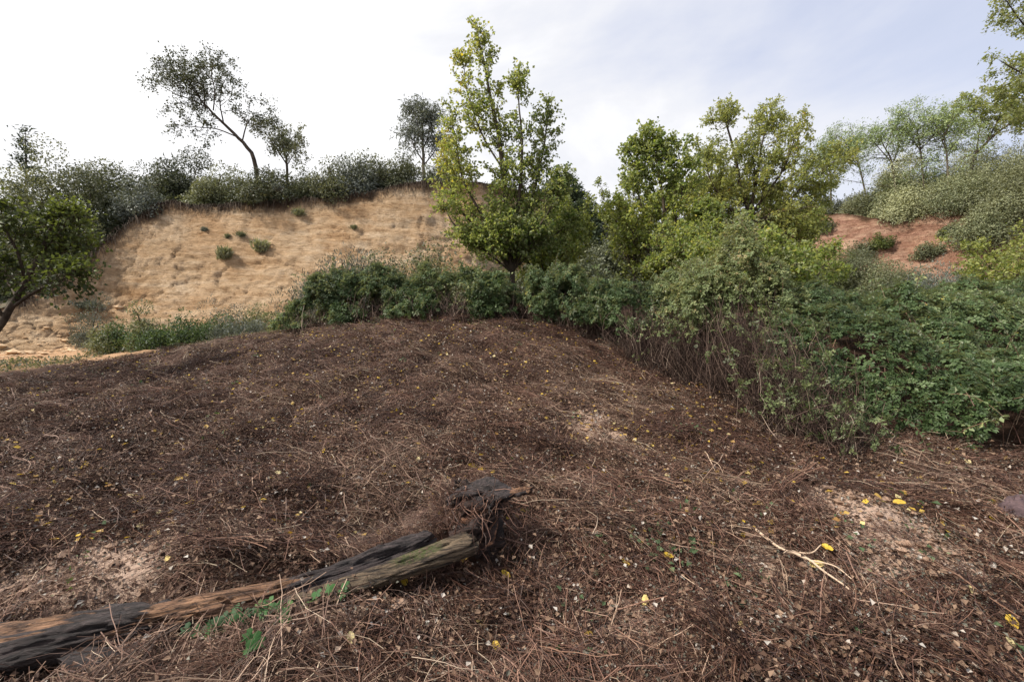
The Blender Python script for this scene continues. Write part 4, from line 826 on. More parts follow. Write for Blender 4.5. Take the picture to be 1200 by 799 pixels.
# hanging and fallen dry canes along the foot of the thicket
def dry_wall():
    r = np.random.default_rng(91); n = 2000; u = r.uniform(725, 985, n); d = np.interp(u, [725, 780, 850, 900, 960, 985], [8.6, 7.9, 6.7, 5.9, 5.0, 4.9])+r.normal(0, .18, n)
    x = (u-600)/F*d; z = ground_h(x, d); top = np.interp(u, [725, 800, 870, 930, 985], [.8, 1.2, 1.5, 1.15, .5])*r.uniform(.3, 1.1, n)
    p0 = np.column_stack([x+r.normal(0, .12, n), d-r.uniform(0, .35, n), z]); p3 = np.column_stack([x+r.normal(.05, .22, n), d+r.normal(.1, .3, n), z+top])
    mid = (p0+p3)/2+np.column_stack([r.normal(0, .28, n), -r.uniform(0, .3, n), r.uniform(-.1, .3, n)]); s = np.linspace(0, 1, 9)[None, :, None]
    Q = p0[:, None]*(1-s)**2+2*mid[:, None]*s*(1-s)+p3[:, None]*s*s+r.normal(0, .02, (n, 9, 3))
    base = np.array([2.4, 6.5, float(tps(2.4, 6.5))]); g = Geo(); tubes(g, Q-base, r.uniform(.0015, .0045, (n, 1))*np.linspace(1, .6, 9)[None], 3, np.clip(r.normal(.30, .26, n), 0, 1))
    fk = r.integers(0, n, 1500); t0 = r.integers(3, 7, 1500); S = Q[fk, t0]; dv = nrm(rnd(1500, r)+np.array([0, -.2, -.3]))*r.uniform(.12, .45, (1500, 1)); s4 = np.linspace(0, 1, 5)[None, :, None]
    tubes(g, (S-base)[:, None]+dv[:, None]*s4+np.array([0, 0, -.12])*s4*s4, .0013, 3, np.clip(r.normal(.4, .28, 1500), 0, 1))
    o = g.build('dry_cane_curtain', M['oldcane']); o.location = base; tag(o, 'curtain of dry reddish brown canes hanging at the foot of the vine-draped shrub', 'dry canes', None, 'stuff')
    w = np.interp(u, [725, 840, 900, 985], [.02, .05, .24, .34]); k = r.uniform(0, 1, n) < w; j = r.integers(3, 9, n); C = Q[np.arange(n), j][k]; C = np.concatenate([C, C+rnd(len(C), r)*.08]); m = len(C)
    scatter('hanging_vine_leaves', 'withered pale vine leaves hanging in the curtain of dry canes', 'vine', SPR['clematis'], C, eul(nrm(rnd(m, r)+np.array([0, -.8, .2])), r.uniform(0, 6.28, m)), r.uniform(.5, 1.0, m), 9, spray_idx(r.uniform(0, .7, m), r), None, np.array([2.4, 6.5, float(tps(2.4, 6.5))]))
dry_wall()
# ------------------------------------------------------------------ litter on the cleared slope
def stem_tangle(seed, n, R, L0, align, rmax=.0021, hgt=.055):
    r = np.random.default_rng(seed); g = Geo(); c = np.column_stack([r.normal(0, R*.45, n), r.normal(0, R*.45, n), r.uniform(-.01, hgt*.5, n)])
    a = np.where(r.uniform(0, 1, n) < align, r.normal(0, .35, n), r.uniform(0, 6.28, n)); L = L0*r.uniform(.3, 1.3, n)
    dv = np.stack([np.cos(a), np.sin(a), r.normal(0, .16, n)], -1)*L[:, None]; sd_ = np.stack([-np.sin(a), np.cos(a), np.zeros(n)], -1)
    s = np.linspace(-.5, .5, 6)[None, :, None]; K = r.normal(0, .5, (n, 1, 1))*L[:, None, None]; H = r.uniform(-.1, .55, (n, 1, 1))*L[:, None, None]*.5
    Q = c[:, None]+dv[:, None]*s+sd_[:, None]*K*(s*s)+np.array([0, 0, 1.])*(H*(.25-s*s)*1.6)+r.normal(0, .004, (n, 6, 3))
    tubes(g, Q, (rmax*r.uniform(.3, 1, n)**1.5)[:, None]*np.linspace(1, .6, 6)[None]+.0004, 3, np.clip(r.normal(.42, .26, n), 0, 1)); return g
def slopeN(x, y, e=.08):
    z = ground_h(x, y); return z, nrm(np.stack([-(ground_h(x+e, y)-z)/e, -(ground_h(x, y+e)-z)/e, np.ones_like(z)], -1))
def cleared(x, y):
    """1 on the cleared slope, 0 under the thickets or near the cliff"""
    u = 600+F*x/np.maximum(y, .5)
    edge = np.interp(u, [-400, 0, 100, 250, 350, 540, 650, 720, 760, 850, 900, 960, 1050, 1200, 1500], [8, 8.8, 10, 12, 12, 12, 11.5, 9.8, 8.8, 7.2, 6.4, 5.4, 5.2, 4.8, 4.3])
    return sstep(edge+.6, edge-.4, y)
def field(n, ymin, ymax, pw, seed, barek=.98, umin=-450, umax=1750, clear=True):
    r = np.random.default_rng(seed); y = ymin+(ymax-ymin)*r.uniform(0, 1, n*2)**pw; u = r.uniform(umin, umax, n*2); x = (u-600)/F*np.maximum(y, 1.2)
    k = (r.uniform(0, 1, n*2) < 1-barek*np.clip(bare_w(x, y)*3.2-.25, 0, 1)*sstep(-.55, .15, fbm(X3(x, y, 0)*4, 2, 31)+.3))
    k &= ~((np.abs(y-log_y(x)+.18) < .18) & (x < -.25) & (x > -3.2)) | (r.uniform(0, 1, n*2) < .07)
    k &= r.uniform(0, 1, n*2) < .35+.65*sstep(-.22, .12, fbm(X3(x, y, 0)*1.7, 3, 77))
    if clear: k &= r.uniform(0, 1, n*2) < cleared(x, y)
    return x[k][:n], y[k][:n], r
# coarse tangles of cut canes
TN = [geo_mesh(stem_tangle(600+k, 84, .28, .34, [.55, .2, .8][k % 3]), 'cane_tangle', M[['cane_dark', 'cane', 'cane_tan'][k//4]]) for k in range(12)]
TF = [geo_mesh(stem_tangle(640+k, 110, .20, .15, .3, .0016, .04), 'fine_tangle', M[['cane_dark', 'cane', 'cane_tan'][k % 3]]) for k in range(9)]
def flow(x, y): return 2.45+.9*fbm(X3(x, y, 0)*.45, 2, 41)+np.where(x > .6, .35, 0)
x, y, r = field(8200, 1.3, 12.5, 1.45, 701); z, N = slopeN(x, y)
scatter('dead_cane_litter', 'tangle of cut reddish brown bramble canes covering the cleared slope', 'dry canes', TN, X3(x, y, z+.004), eul(N, flow(x, y)+r.normal(0, .5, len(x))), r.uniform(.6, 1.25, len(x)), 1, np.clip(((fbm(X3(x, y, 0)*1.1, 3, 99)*1.3+.40+r.normal(0, .16, len(x)))*3).astype(int), 0, 2)*4+r.integers(0, 4, len(x)))
x, y, r = field(12500, 1.3, 12.5, 1.35, 702, .97); z, N = slopeN(x, y)
scatter('fine_twig_litter', 'fine broken twigs and stalks lying all over the slope', 'twigs', TF, X3(x, y, z+.002), eul(N, r.uniform(0, 6.28, len(x))), r.uniform(.6, 1.3, len(x)), 2)
# crumbs: bits of bark and dead leaves
def crumbs(seed, n, R, size, mat, wid=.4, lift=.03, tint=.5, sp=.25):
    r = np.random.default_rng(seed); g = Geo(); C = np.column_stack([r.normal(0, R*.5, n), r.normal(0, R*.5, n), r.uniform(0, lift, n)])
    leaves(g, C, nrm(rnd(n, r)*np.array([1, 1, .4])), nrm(np.array([0, 0, 1.])+rnd(n, r)*.7), size, wid, np.clip(r.normal(tint, sp, n), 0, 1), .18, .6, r=r); return geo_mesh(g, 'crumbs', mat)
CR = [crumbs(660+k, 150, .25, .021, M['drylitter']) for k in range(6)]
x, y, r = field(11000, 1.3, 13, 1.4, 703, .93); z, N = slopeN(x, y)
scatter('leaf_crumbs', 'brown crumbs of dead leaves and bark scattered over the cleared slope', 'leaf litter', CR, X3(x, y, z+.003), eul(N, r.uniform(0, 6.28, len(x))), r.uniform(.6, 1.3, len(x)), 3)
PL = [crumbs(680+k, 15, .3, .0155, M['paleleaf'], .36, .06, .28, .22) for k in range(6)]
x, y, r = field(6500, 1.5, 13, 1.4, 704, .5); kk = fbm(X3(x, y, 0)*.7, 3, 55)+.25*np.exp(-((x-1.1)/1.0)**2-((y-3.6)/1.2)**2) > -.06+.1*r.normal(size=len(x)); x, y = x[kk], y[kk]; z, N = slopeN(x, y)
scatter('pale_leaf_litter', 'withered grey-green bramble leaves, pale side up, strewn on the slope', 'leaf litter', PL, X3(x, y, z+.03), eul(N, r.uniform(0, 6.28, len(x))), r.uniform(.6, 1.2, len(x)), 4)
# far and small yellow leaves: nobody could count them
def small_yellow():
    x, y, r = field(9000, 3.0, 12.8, 1.15, 705, 0); u = 600+F*x/y
    w = .35+1.3*np.exp(-((u-560)/260)**2)*sstep(5, 8, y)+.8*np.exp(-((u-830)/150)**2)*np.exp(-((y-5.3)/1.2)**2); k = r.uniform(0, 1, len(x)) < w; x, y = x[k], y[k]; n = len(x)
    z, N = slopeN(x, y); base = np.array([0, 6, float(tps(0., 6.))]); g = Geo(); C = X3(x, y, z+r.uniform(.04, .085, n))-base
    leaves(g, C, nrm(rnd(n, r)*np.array([1, 1, .2])), nrm(N+rnd(n, r)*.55), .046, .42, np.clip(r.normal(.5, .28, n), 0, 1), .08, .35, r=r)
    o = g.build('small_fallen_leaves', M['yellow']); o.location = base; tag(o, 'many small yellow fallen leaves dotted over the upper cleared slope', 'fallen leaves', None, 'stuff')
small_yellow()
# green sprigs among the litter
GS = [crumbs(720+k, 7, .10, .035, M['herb'], .38, .08, .55, .2) for k in range(4)]
x, y, r = field(1500, 2.2, 13.5, 1.1, 706, .3, clear=True); u = 600+F*x/y
k = (r.uniform(0, 1, len(x)) < .14+.9*np.exp(-((x-1.05)/.5)**2-((y-3.1)/.6)**2)+.55*np.exp(-((u-120)/260)**2)*sstep(7.5, 11, y)+.5*sstep(10, 11.5, y)); x, y = x[k], y[k]; z, N = slopeN(x, y)
scatter('green_sprigs', 'small green weed sprigs coming up through the litter', 'weeds', GS, X3(x, y, z+.01), eul(N, r.uniform(0, 6.28, len(x))), r.uniform(.6, 1.4, len(x)), 6)
# low weeds along the crest in front of the thicket and at the cliff foot
def fringe():
    r = np.random.default_rng(733); n = 16000; u = np.concatenate([r.uniform(-150, 360, n//2), r.uniform(350, 760, n-n//2)]); d = np.interp(u, [-150, 0, 150, 350, 540, 700, 760], [10.5, 10.8, 12.3, 12, 10.7, 9.9, 8.6])+r.normal(0, .55, n)
    x = (u-600)/F*d; k = fbm(X3(x, d, 0)*.9, 3, 61) > -.02; x, d = x[k], d[k]; n = len(x); z = ground_h(x, d); base = np.array([-4, 11, float(tps(-4., 11.))])
    g = Geo(); C = X3(x, d, z+r.uniform(0, .16, n)**1.2)-base; leaves(g, C, rnd(n, r), nrm(np.array([0, 0, 1.])+rnd(n, r)*.6), .055, .36, np.clip(r.normal(.35, .2, n), 0, 1), r=r)
    o = g.build('weed_fringe', M['scrub']); o.location = base; tag(o, 'low green weeds fringing the cleared slope below the cliff and the thicket', 'weeds', None, 'stuff')
fringe()
# roots and dry grass hanging from the cliff lip
def lip():
    r = np.random.default_rng(741); E = edge_left; u = 600+F*E[:, 0]/E[:, 1]; E = E[(u > 20) & (u < 640)]; n = 2600; i = r.integers(0, len(E), n)
    p = E[i]+r.normal(0, .12, (n, 3))*np.array([1, 1, .3]); back = nrm(E[i]*np.array([1, 1, 0])); L = r.uniform(.2, 1.0, (n, 1, 1)); s = np.linspace(0, 1, 6)[None, :, None]
    D = nrm(-back*.8+rnd(n, r)*.7+np.array([0, 0, .2])); Q = p[:, None]+D[:, None]*s*L*.6+np.array([0, 0, -1.])*s*s*L*.9+back[:, None]*.05
    base = E[len(E)//2]; g = Geo(); tubes(g, Q-base, r.uniform(.006, .016, (n, 1))*np.linspace(1, .3, 6)[None], 3, r.uniform(0, .8, n))
    o = g.build('hanging_roots', M['twig']); o.location = base; tag(o, 'dark roots and dry stalks hanging from the lip of the ochre cliff', 'roots', None, 'stuff')
lip()

# ------------------------------------------------------------------ the fallen log
def wood_vec(nt, stretch):
    a = nt.nodes.new('ShaderNodeMapping'); a.inputs['Rotation'].default_value = (0, 0, -.30); nt.links.new(nt.nodes.new('ShaderNodeTexCoord').outputs['Object'], a.inputs[0])
    b = nt.nodes.new('ShaderNodeMapping'); b.inputs['Scale'].default_value = stretch; nt.links.new(a.outputs[0], b.inputs[0]); return b.outputs[0]
def wood_material(name, bark_lo, bark_hi, wood_lo, wood_hi, moss=False, gscale=(1.0, 9, 9)):
    m, nt, b, out = newmat(name)
    gr = noise(nt, 5.5, 10, .74, vec=wood_vec(nt, gscale), dist=.6); n2 = noise(nt, 9, 6, .6)
    bc = ramp(nt, gr, [(.42, bark_lo), (.62, bark_hi)]); wc = ramp(nt, gr, [(.41, wood_lo), (.50, wood_hi), (.66, tuple(min(1, c*1.3) for c in wood_hi))])
    f = nt.nodes.new('ShaderNodeMath'); f.operation = 'MULTIPLY_ADD'; nt.links.new(n2, f.inputs[0]); f.inputs[1].default_value = .7; nt.links.new(attr(nt, 'tint'), f.inputs[2])
    fg = noise(nt, 10, 8, .7, vec=wood_vec(nt, (.5, 8, 8)), dist=.3); wc = mixc(nt, 1.0, wc, ramp(nt, fg, [(.42, (.22, .18, .15)), (.50, (.95, .95, .95)), (.7, (1.25, 1.2, 1.15))]), 'MULTIPLY'); wc = mixc(nt, 1.0, wc, ramp(nt, n2, [(.35, (.55, .5, .5)), (.6, (1.1, 1.1, 1.1))]), 'MULTIPLY')
    c = mixc(nt, ramp(nt, f.outputs[0], [(.80, (0, 0, 0)), (1.0, (1, 1, 1))]), bc, wc)
    if moss:
        c = mixc(nt, mixc(nt, 1.0, ramp(nt, attr(nt, 'moss'), [(.3, (0, 0, 0)), (.7, (1, 1, 1))]), ramp(nt, noise(nt, 40, 6, .7), [(.42, (.1, .1, .1)), (.55, (1, 1, 1))]), 'MULTIPLY'), c, (.055, .068, .014))
    nt.links.new(c, b.inputs['Base Color']); b.inputs['Roughness'].default_value = .62; b.inputs['Specular IOR Level'].default_value = .4
    bump(nt, b, gr, 1.0, .03); return m
M['log'] = wood_material('weathered_log', (.010, .007, .007), (.075, .055, .052), (.075, .034, .016), (.27, .15, .082))
M['log2'] = wood_material('split_grain_wood', (.02, .015, .010), (.09, .07, .045), (.035, .025, .015), (.17, .125, .078), True)
M['rot'] = wood_material('rotten_wood', (.012, .008, .007), (.07, .034, .024), (.12, .05, .028), (.30, .15, .08))
def log_piece(name, pts, rads, parent, mat, bare, seed, K=300, Sd=84, flat=None, rough=1.0, moss=None, base=None, ends=True):
    """pts along the axis; bare(t, angle) -> how much bark is gone"""
    q = spline(pts, K); t = np.linspace(0, 1, K); R = np.interp(t, np.linspace(0, 1, len(rads)), rads)
    T = nrm(np.gradient(q, axis=0)); A = nrm(np.cross(T, np.array([0, 0, 1.]))); B = np.cross(A, T)   # A towards the viewer side, B up
    an = np.arange(Sd)*2*np.pi/Sd; ca, sa = np.cos(an), np.sin(an)
    L = np.concatenate([[0], np.cumsum(np.linalg.norm(np.diff(q, axis=0), axis=1))])
    tt, aa = np.meshgrid(L, an, indexing='ij'); cyl = X3(tt*2.2, np.cos(aa)*R[:, None]*14, np.sin(aa)*R[:, None]*14)
    ridg = fbm(cyl*np.array([1.2, 2.2, 2.2]), 4, seed, .6); big = fbm(cyl*np.array([1.0, .45, .45]), 2, seed+3)
    bw = np.clip(bare(np.broadcast_to(t[:, None], tt.shape), aa), 0, 1)
    fine = fbm(cyl*np.array([2.5, 7, 7]), 4, seed+5, .65); crack = np.exp(-(np.abs(fbm(cyl*np.array([.7, 1.6, 1.6]), 3, seed+7))/.05)**2)
    bw = np.clip(np.where(bw > .02, sstep(.25, .60, bw+.30*fbm(cyl*np.array([.9, .8, .8]), 3, seed+15)+.40*fbm(cyl*np.array([.5, 5, 5]), 3, seed+16)), 0), 0, 1)
    rad = R[:, None]*(1+.38*big*rough)+(.040*rough*ridg*(1-.5*bw))+.012*(1-bw)+.010*fine*(1-.5*bw)-.032*crack*rough
    if flat is not None: rad = rad*flat(aa)
    if ends: rad = rad*np.minimum(1, np.sqrt(np.clip(np.minimum(t, 1-t)/.012+.02, 0, 1)))[:, None]
    jag = .05*vnoise(X3(np.cos(an)*3, np.sin(an)*3, 0), seed+9)
    V = q[:, None]+rad[..., None]*(A[:, None]*ca[None, :, None]+B[:, None]*sa[None, :, None])+T[:, None]*(jag[None, :, None]*np.exp(-((1-t)/.03))[:, None, None])
    V = V.reshape(-1, 3)-base; i = np.arange(K-1)[:, None]*Sd; j = np.arange(Sd)[None]; j2 = (j+1) % Sd
    Fc = np.stack([i+j, i+j2, i+Sd+j2, i+Sd+j], -1).reshape(-1, 4); at_ = {'tint': bw.ravel()}
    if moss is not None: at_['moss'] = moss(np.broadcast_to(t[:, None], tt.shape), aa).ravel()
    return obj(name, mesh(name, V, Fc, mat, True, at_), parent)
def gauss(x, c, w): return np.exp(-((x-c)/w)**2)
def on(u, v, d, lift=0): return P(u, v, d)+np.array([0, 0, lift])
lb = P(250, 735, 2.55); log = tag(empty('fallen_log', lb), 'long weathered fallen log lying across the lower left, orange wood showing through dark bark', 'log')
pts = [P(-90, 788, 2.22), P(0, 762, 2.30), P(90, 742, 2.36), P(190, 724, 2.40), P(300, 701, 2.50), P(390, 675, 2.65), P(470, 647, 2.84), P(505, 632, 2.93)]
log_piece('bark', pts, [.112, .104, .092, .078, .067, .060, .052, .033], log, M['log'],
    lambda t, a: (.95*gauss(t, .20, .12)*gauss(np.sin(a-.5), 1, .75)+.9*gauss(t, .52, .11)*gauss(np.sin(a-.1), .7, .9)+.5*gauss(t, .36, .03)*gauss(np.sin(a), -.1, .3)), 811, base=lb)
pts2 = [P(290, 724, 2.42), P(350, 708, 2.50), P(420, 684, 2.62), P(480, 663, 2.75), P(553, 636, 2.90)]
log_piece('split_wood', pts2, [.03, .055, .062, .068, .075], log, M['log2'], lambda t, a: .8+0*a, 823, base=lb, rough=.7,
    moss=lambda t, a: gauss(t, .78, .12)*sstep(.3, .9, np.sin(a))+.6*gauss(t, .3, .2)*sstep(-.1, -.8, np.sin(a)))
g = Geo()
def slab(cx, pts, th, seed):
    """thin curled flake: outline in a plane, thickened"""
    return None
def flake(name, c, L, Wd, yaw, tilt, th, mat, parent, base, seed, tint):
    r = np.random.default_rng(seed); nx, ny = 22, 8; s, w = np.meshgrid(np.linspace(-1, 1, nx), np.linspace(-1, 1, ny), indexing='ij')
    edge = 1-.35*np.abs(s)**3+.22*vnoise(X3(s*3, np.sign(w), 0), seed); x_ = s*L/2*(1+.08*vnoise(X3(w*3, s*0+1, 2), seed)); y_ = w*Wd/2*edge*(1-.8*np.abs(s)**6); z_ = .12*Wd*(1-w*w)+.02*vnoise(X3(s*3, w*3, 0), seed+1)*L
    top = X3(x_, y_, z_+th/2); bot = X3(x_, y_, z_-th/2); M3 = np.array((Matrix.Rotation(yaw, 3, 'Z') @ Matrix.Rotation(tilt, 3, 'X')))
    V = np.concatenate([top.reshape(-1, 3), bot.reshape(-1, 3)])@M3.T+c-base; f = gridfaces(nx, ny); n = nx*ny; fb = f[:, ::-1]+n
    rim = np.concatenate([np.arange(ny), np.arange(1, nx)*ny+ny-1, (nx-1)*ny+np.arange(ny-2, -1, -1), np.arange(nx-2, 0, -1)*ny]); rn = np.roll(rim, -1)
    fs = np.stack([rim, rim+n, rn+n, rn], -1); return obj(name, mesh(name, V, np.concatenate([f, fb, fs]), mat, False, {'tint': np.full(len(V), tint)}), parent)
flake('bark_flake', P(93, 763, 2.30), .15, .045, -.25, .35, .008, M['log'], log, lb, 3, .9)
sb = hit(142, 790)+np.array([0, 0, .075]); fl = flake('bark_slab', np.zeros(3), .56, .12, .08, .35, .03, M['log'], None, np.zeros(3), 8, .35); fl.location = sb
tag(fl, 'flat dark slab of bark lying below the log at the bottom left', 'bark')
# stump with a broken side branch
sb = P(572, 612, 3.1); st = tag(empty('broken_stump', sb), 'dark rotten stump with a splintered side branch pointing right, at the log head', 'stump')
log_piece('stump_body', [P(550, 648, 3.02), P(565, 622, 3.06), P(572, 600, 3.12), P(556, 580, 3.24), P(535, 572, 3.36)], [.09, .125, .12, .10, .06], st, M['rot'], lambda t, a: .50*gauss(t, .32, .2)*gauss(np.sin(a+.6), .2, .7), 841, K=90, Sd=60, base=sb, rough=2.6)
log_piece('broken_branch', [P(528, 588, 3.30), P(550, 581, 3.18), P(575, 579, 3.1), P(598, 576, 3.05), P(620, 571, 3.02)], [.045, .060, .046, .024, .007], st, M['log'],
    lambda t, a: sstep(.70, .86, t)*sstep(-.6, .2, np.sin(a)), 853, K=90, Sd=40, base=sb, rough=1.8)
g = Geo(); r = np.random.default_rng(5)
for k in range(90):
    p0 = P(r.uniform(520, 606), r.uniform(574, 606), 3.0+r.uniform(-.04, .12))-sb; L = r.uniform(.08, .28); s = np.linspace(0, 1, 7)[:, None]
    tubes(g, p0+nrm(np.array([r.normal(0, .8), -.5+r.normal(0, .4), -.5+r.normal(0, .6)]))*L*s+np.array([r.normal(0, .05), -.04, r.normal(0, .05)])*s*(1-s)*4+r.normal(0, .004, (7, 3)), r.uniform(.0015, .004)*np.linspace(1, .4, 7), 3, r.uniform(0, .7))
g.build('rootlets', M['cane'], st)

# litter heaped against and over the stump and the back of the log
def heap():
    r = np.random.default_rng(77); pts = [P(u, v, d) for u, v, d in [(520, 584, 3.42), (535, 578, 3.4), (548, 574, 3.4), (560, 571, 3.42), (575, 570, 3.4), (528, 592, 3.3), (515, 600, 3.25), (520, 612, 3.15), (505, 618, 3.1), (592, 574, 3.5), (605, 582, 3.5)]]
    for u, v in [(60, 715), (170, 700), (260, 690), (330, 672), (365, 665), (410, 645), (450, 628), (480, 618), (500, 612), (345, 668), (430, 636)]: q = P(u, v, 2.42+.31*((u-600)/F*2.6+2.3)+.10); pts.append(q)
    C = np.repeat(np.array(pts), 3, 0)+r.normal(0, .035, (len(pts)*3, 3)); m = len(C)
    scatter('litter_heap', 'matted cane litter heaped over the stump and the back edge of the log', 'dry canes', TN[:8]+TF[:4], C, eul(nrm(rnd(m, r)*.35+np.array([0, -.35, 1])), r.uniform(0, 6.28, m)), r.uniform(.3, .55, m), 12)
heap()
# ------------------------------------------------------------------ ivy under the log
def ivy_leaf_mesh():
    pts = []
    for a, rr in [(-90, .12), (-60, .42), (-30, .62), (5, .60), (22, .38), (45, .72), (65, .60), (78, .50), (90, 1.0), (102, .50), (115, .60), (135, .72), (158, .38), (175, .60), (210, .62), (240, .42)]:
        pts.append([math.cos(math.radians(a))*rr, math.sin(math.radians(a))*rr+.15, -.10*abs(math.cos(math.radians(a))*rr)])
    V = np.array([[0, .15, .05]]+pts); n = len(pts); Fc = np.stack([np.zeros(n, int), 1+np.arange(n), 1+(np.arange(n)+1) % n], -1); return V, Fc
IV, IF = ivy_leaf_mesh()
def ivy(name, label, spots, seed, cat='ivy', mat='ivy', size=.056, tints=(.1, 1)):
    r = np.random.default_rng(seed); base = hit(*spots[0][:2]); root = tag(empty(name, base), label, cat)
    g = Geo(); pm = {}
    for k in range(6): pm[k] = mesh('leaf', IV, IF, M[mat], False, {'tint': np.full(len(IV), tints[0]+(tints[1]-tints[0])*k/5)})
    prev = None
    for u, v, n, su, sv in spots:
        c = hit(u, v)
        for _ in range(n):
            p = hit(u+r.normal(0, su), v+r.normal(0, sv)); p = p+np.array([0, -.02, r.uniform(.07, .13)])
            o = obj('leaf', pm[int(r.integers(0, 6)*(r.uniform()**.5))], root); o.location = p-base; sc_ = size*r.uniform(.6, 1.25); o.scale = (sc_,)*3
            o.rotation_euler = Vector((r.normal(0, .35), -.75+r.normal(0, .3), .75)).to_track_quat('Z', 'Y').to_euler(); o.rotation_euler.rotate_axis('Z', r.uniform(-1.2, 1.2)+math.pi)
            q0 = c-base+r.normal(0, .01, 3); s = np.linspace(0, 1, 5)[:, None]; tubes(g, q0*(1-s)+(p-base-np.array([0, 0, .004]))*s+np.array([0, 0, .02])*np.sin(s*3.1), .0011, 3, .6)
    g.build('stems', M['cane'], root); return root
ivy('ivy', 'dark green ivy patch growing under the middle of the log', [(248, 744, 26, 12, 8), (278, 739, 26, 13, 8), (308, 729, 20, 11, 7), (234, 754, 12, 7, 5)], 61)
ivy('ivy', 'smaller bright ivy sprig under the log right of the main ivy patch', [(362, 712, 12, 12, 5), (385, 705, 12, 10, 4), (345, 720, 6, 8, 5)], 62, tints=(.4, 1))
ivy('ivy', 'tiny ivy shoot in the hollow right of the rotten stump', [(577, 628, 7, 3, 8)], 63, size=.03, tints=(.4, 1))
ivy('ivy', 'few ivy leaves on the bare soil below the log', [(335, 735, 4, 6, 3), (298, 768, 3, 4, 3), (172, 762, 4, 6, 3)], 64, tints=(.5, 1))
ivy('ground_plant', 'pale-leaved small plant among the litter right of the stump', [(755, 640, 16, 14, 13), (765, 655, 12, 10, 12)], 65, cat='plant', mat='herb', size=.022, tints=(.4, 1))
ivy('ground_plant', 'single bright green rosette low on the right part of the slope', [(895, 611, 6, 4, 3)], 66, cat='plant', mat='herb', size=.022, tints=(.3, .6))
ivy('ground_plant', 'small green rosette near the top of the right slope', [(794, 513, 6, 3, 3)], 67, cat='plant', mat='herb', size=.03, tints=(.5, 1))

# ------------------------------------------------------------------ single sticks
def stick(name, label, pts, r0, r1, tint, side=(), cat='stick', lift=.075, seed=1):
    q = [hit(u, v)+np.array([0, 0, lift+l]) for u, v, l in pts]; base = q[0].copy(); K = 22; pp = spline(q, K)+fbm(spline(q, K)*9, 2, seed)[:, None]*.008
    if not side:
        g = Geo(); tubes(g, pp-base, np.linspace(r0, r1, K), 6, tint); o = g.build(name, M['cane'], None, True); o.location = base; return tag(o, label, cat)
    root = tag(empty(name, base), label, cat); g = Geo(); tubes(g, pp-base, np.linspace(r0, r1, K), 6, tint); g.build('stem', M['cane'], root, True)
    for sp in side:
        q = [hit(u, v)+np.array([0, 0, lift+l]) for u, v, l in sp]; g = Geo(); tubes(g, spline(q, 10)-base, np.linspace(r0*.6, r1*.6, 10), 5, tint); g.build('side_twig', M['cane'], root, True)
    return root
stick('broken_stick', 'long pale split stick lying diagonally on the right of the slope', [(886, 633, 0), (915, 655, 0), (945, 672, .02), (970, 690, .01), (997, 708, 0)], .009, .005, 1.0,
      [[(925, 660, 0), (950, 668, .03), (962, 662, .05)], [(945, 672, .01), (925, 668, .04), (918, 674, .06)], [(950, 675, .02), (978, 688, .05), (998, 702, .04)]], seed=3)
stick('broken_stick', 'bent dry cane leaning on the mossy part of the log', [(405, 645, .02), (417, 676, .03), (405, 705, .04), (392, 735, .0)], .004, .003, .95, seed=4)
stick('broken_stick', 'thin straight dead cane standing in front of the ivy', [(240, 700, .05), (232, 730, .05), (222, 775, 0), (218, 799, 0)], .003, .0025, .9, [[(240, 700, .05), (232, 688, .07), (225, 680, .07)], [(236, 712, .05), (216, 702, .07), (210, 700, .07)]], seed=5)
stick('broken_stick', 'straight greyish stick lying in the bottom middle above bare soil', [(722, 730, 0), (760, 724, .02), (818, 708, .02)], .005, .003, .75, seed=6)
stick('broken_stick', 'thin green-brown cane curving at the right edge of the slope', [(1130, 608, 0), (1160, 612, .03), (1185, 628, .03), (1205, 645, 0)], .005, .003, .7, seed=7)
stick('broken_stick', 'thin green stem lying below the log at the bottom left', [(36, 782, 0), (55, 788, .01), (75, 794, 0)], .004, .002, .8, seed=8)
stick('broken_stick', 'pale forked twig on the upper right of the slope below the canes', [(826, 540, .02), (832, 552, .03), (838, 562, 0)], .005, .003, 1.0, [[(832, 552, .03), (842, 558, .03), (848, 566, 0)]], seed=9)

ico = np.array([[0, 0, 1], [.9, 0, .4], [.28, .85, .45], [-.72, .53, .4], [-.72, -.53, .45], [.28, -.85, .4], [0, 0, -.6]]); icf = np.array([[0, 1, 2], [0, 2, 3], [0, 3, 4], [0, 4, 5], [0, 5, 1], [6, 2, 1], [6, 3, 2], [6, 4, 3], [6, 5, 4], [6, 1, 5]])
# debris fallen from the cliff
def talus():
    r = np.random.default_rng(19); n = 2200; u = r.uniform(-120, 620, n); B = curve(LB, u); d = B[:, 1]+r.normal(-.1, .9, n)**1; x = (u-600)/F*d; s = np.minimum(.015+.03*r.exponential(size=n), .22)
    k = d > 9.5; x, d, s = x[k], d[k], s[k]; n = len(x); z = np.array([drop(a, b) for a, b in zip(x, d)]); rr = r.uniform(.7, 1.3, (n, 7, 1)); V = ico[None]*rr*s[:, None, None]*np.array([1, 1, .7])+X3(x, d, z+s*.1)[:, None]
    base = np.array([-8, 15, float(tps(-8., 15.))]); g = Geo(); Fc = (icf[None]+np.arange(n)[:, None, None]*7).reshape(-1, 3); g.add(V.reshape(-1, 3)-base, Fc); o = g.build('cliff_debris', M['ochre_clod']); o.location = base
    tag(o, 'crumbled ochre lumps lying along the foot of the sandy cliff', 'debris', None, 'stuff')
M['ochre_clod'] = barkmat('ochre_clods', (.40, .26, .15), (.66, .49, .32), 3, (1, 1, 1)); talus()
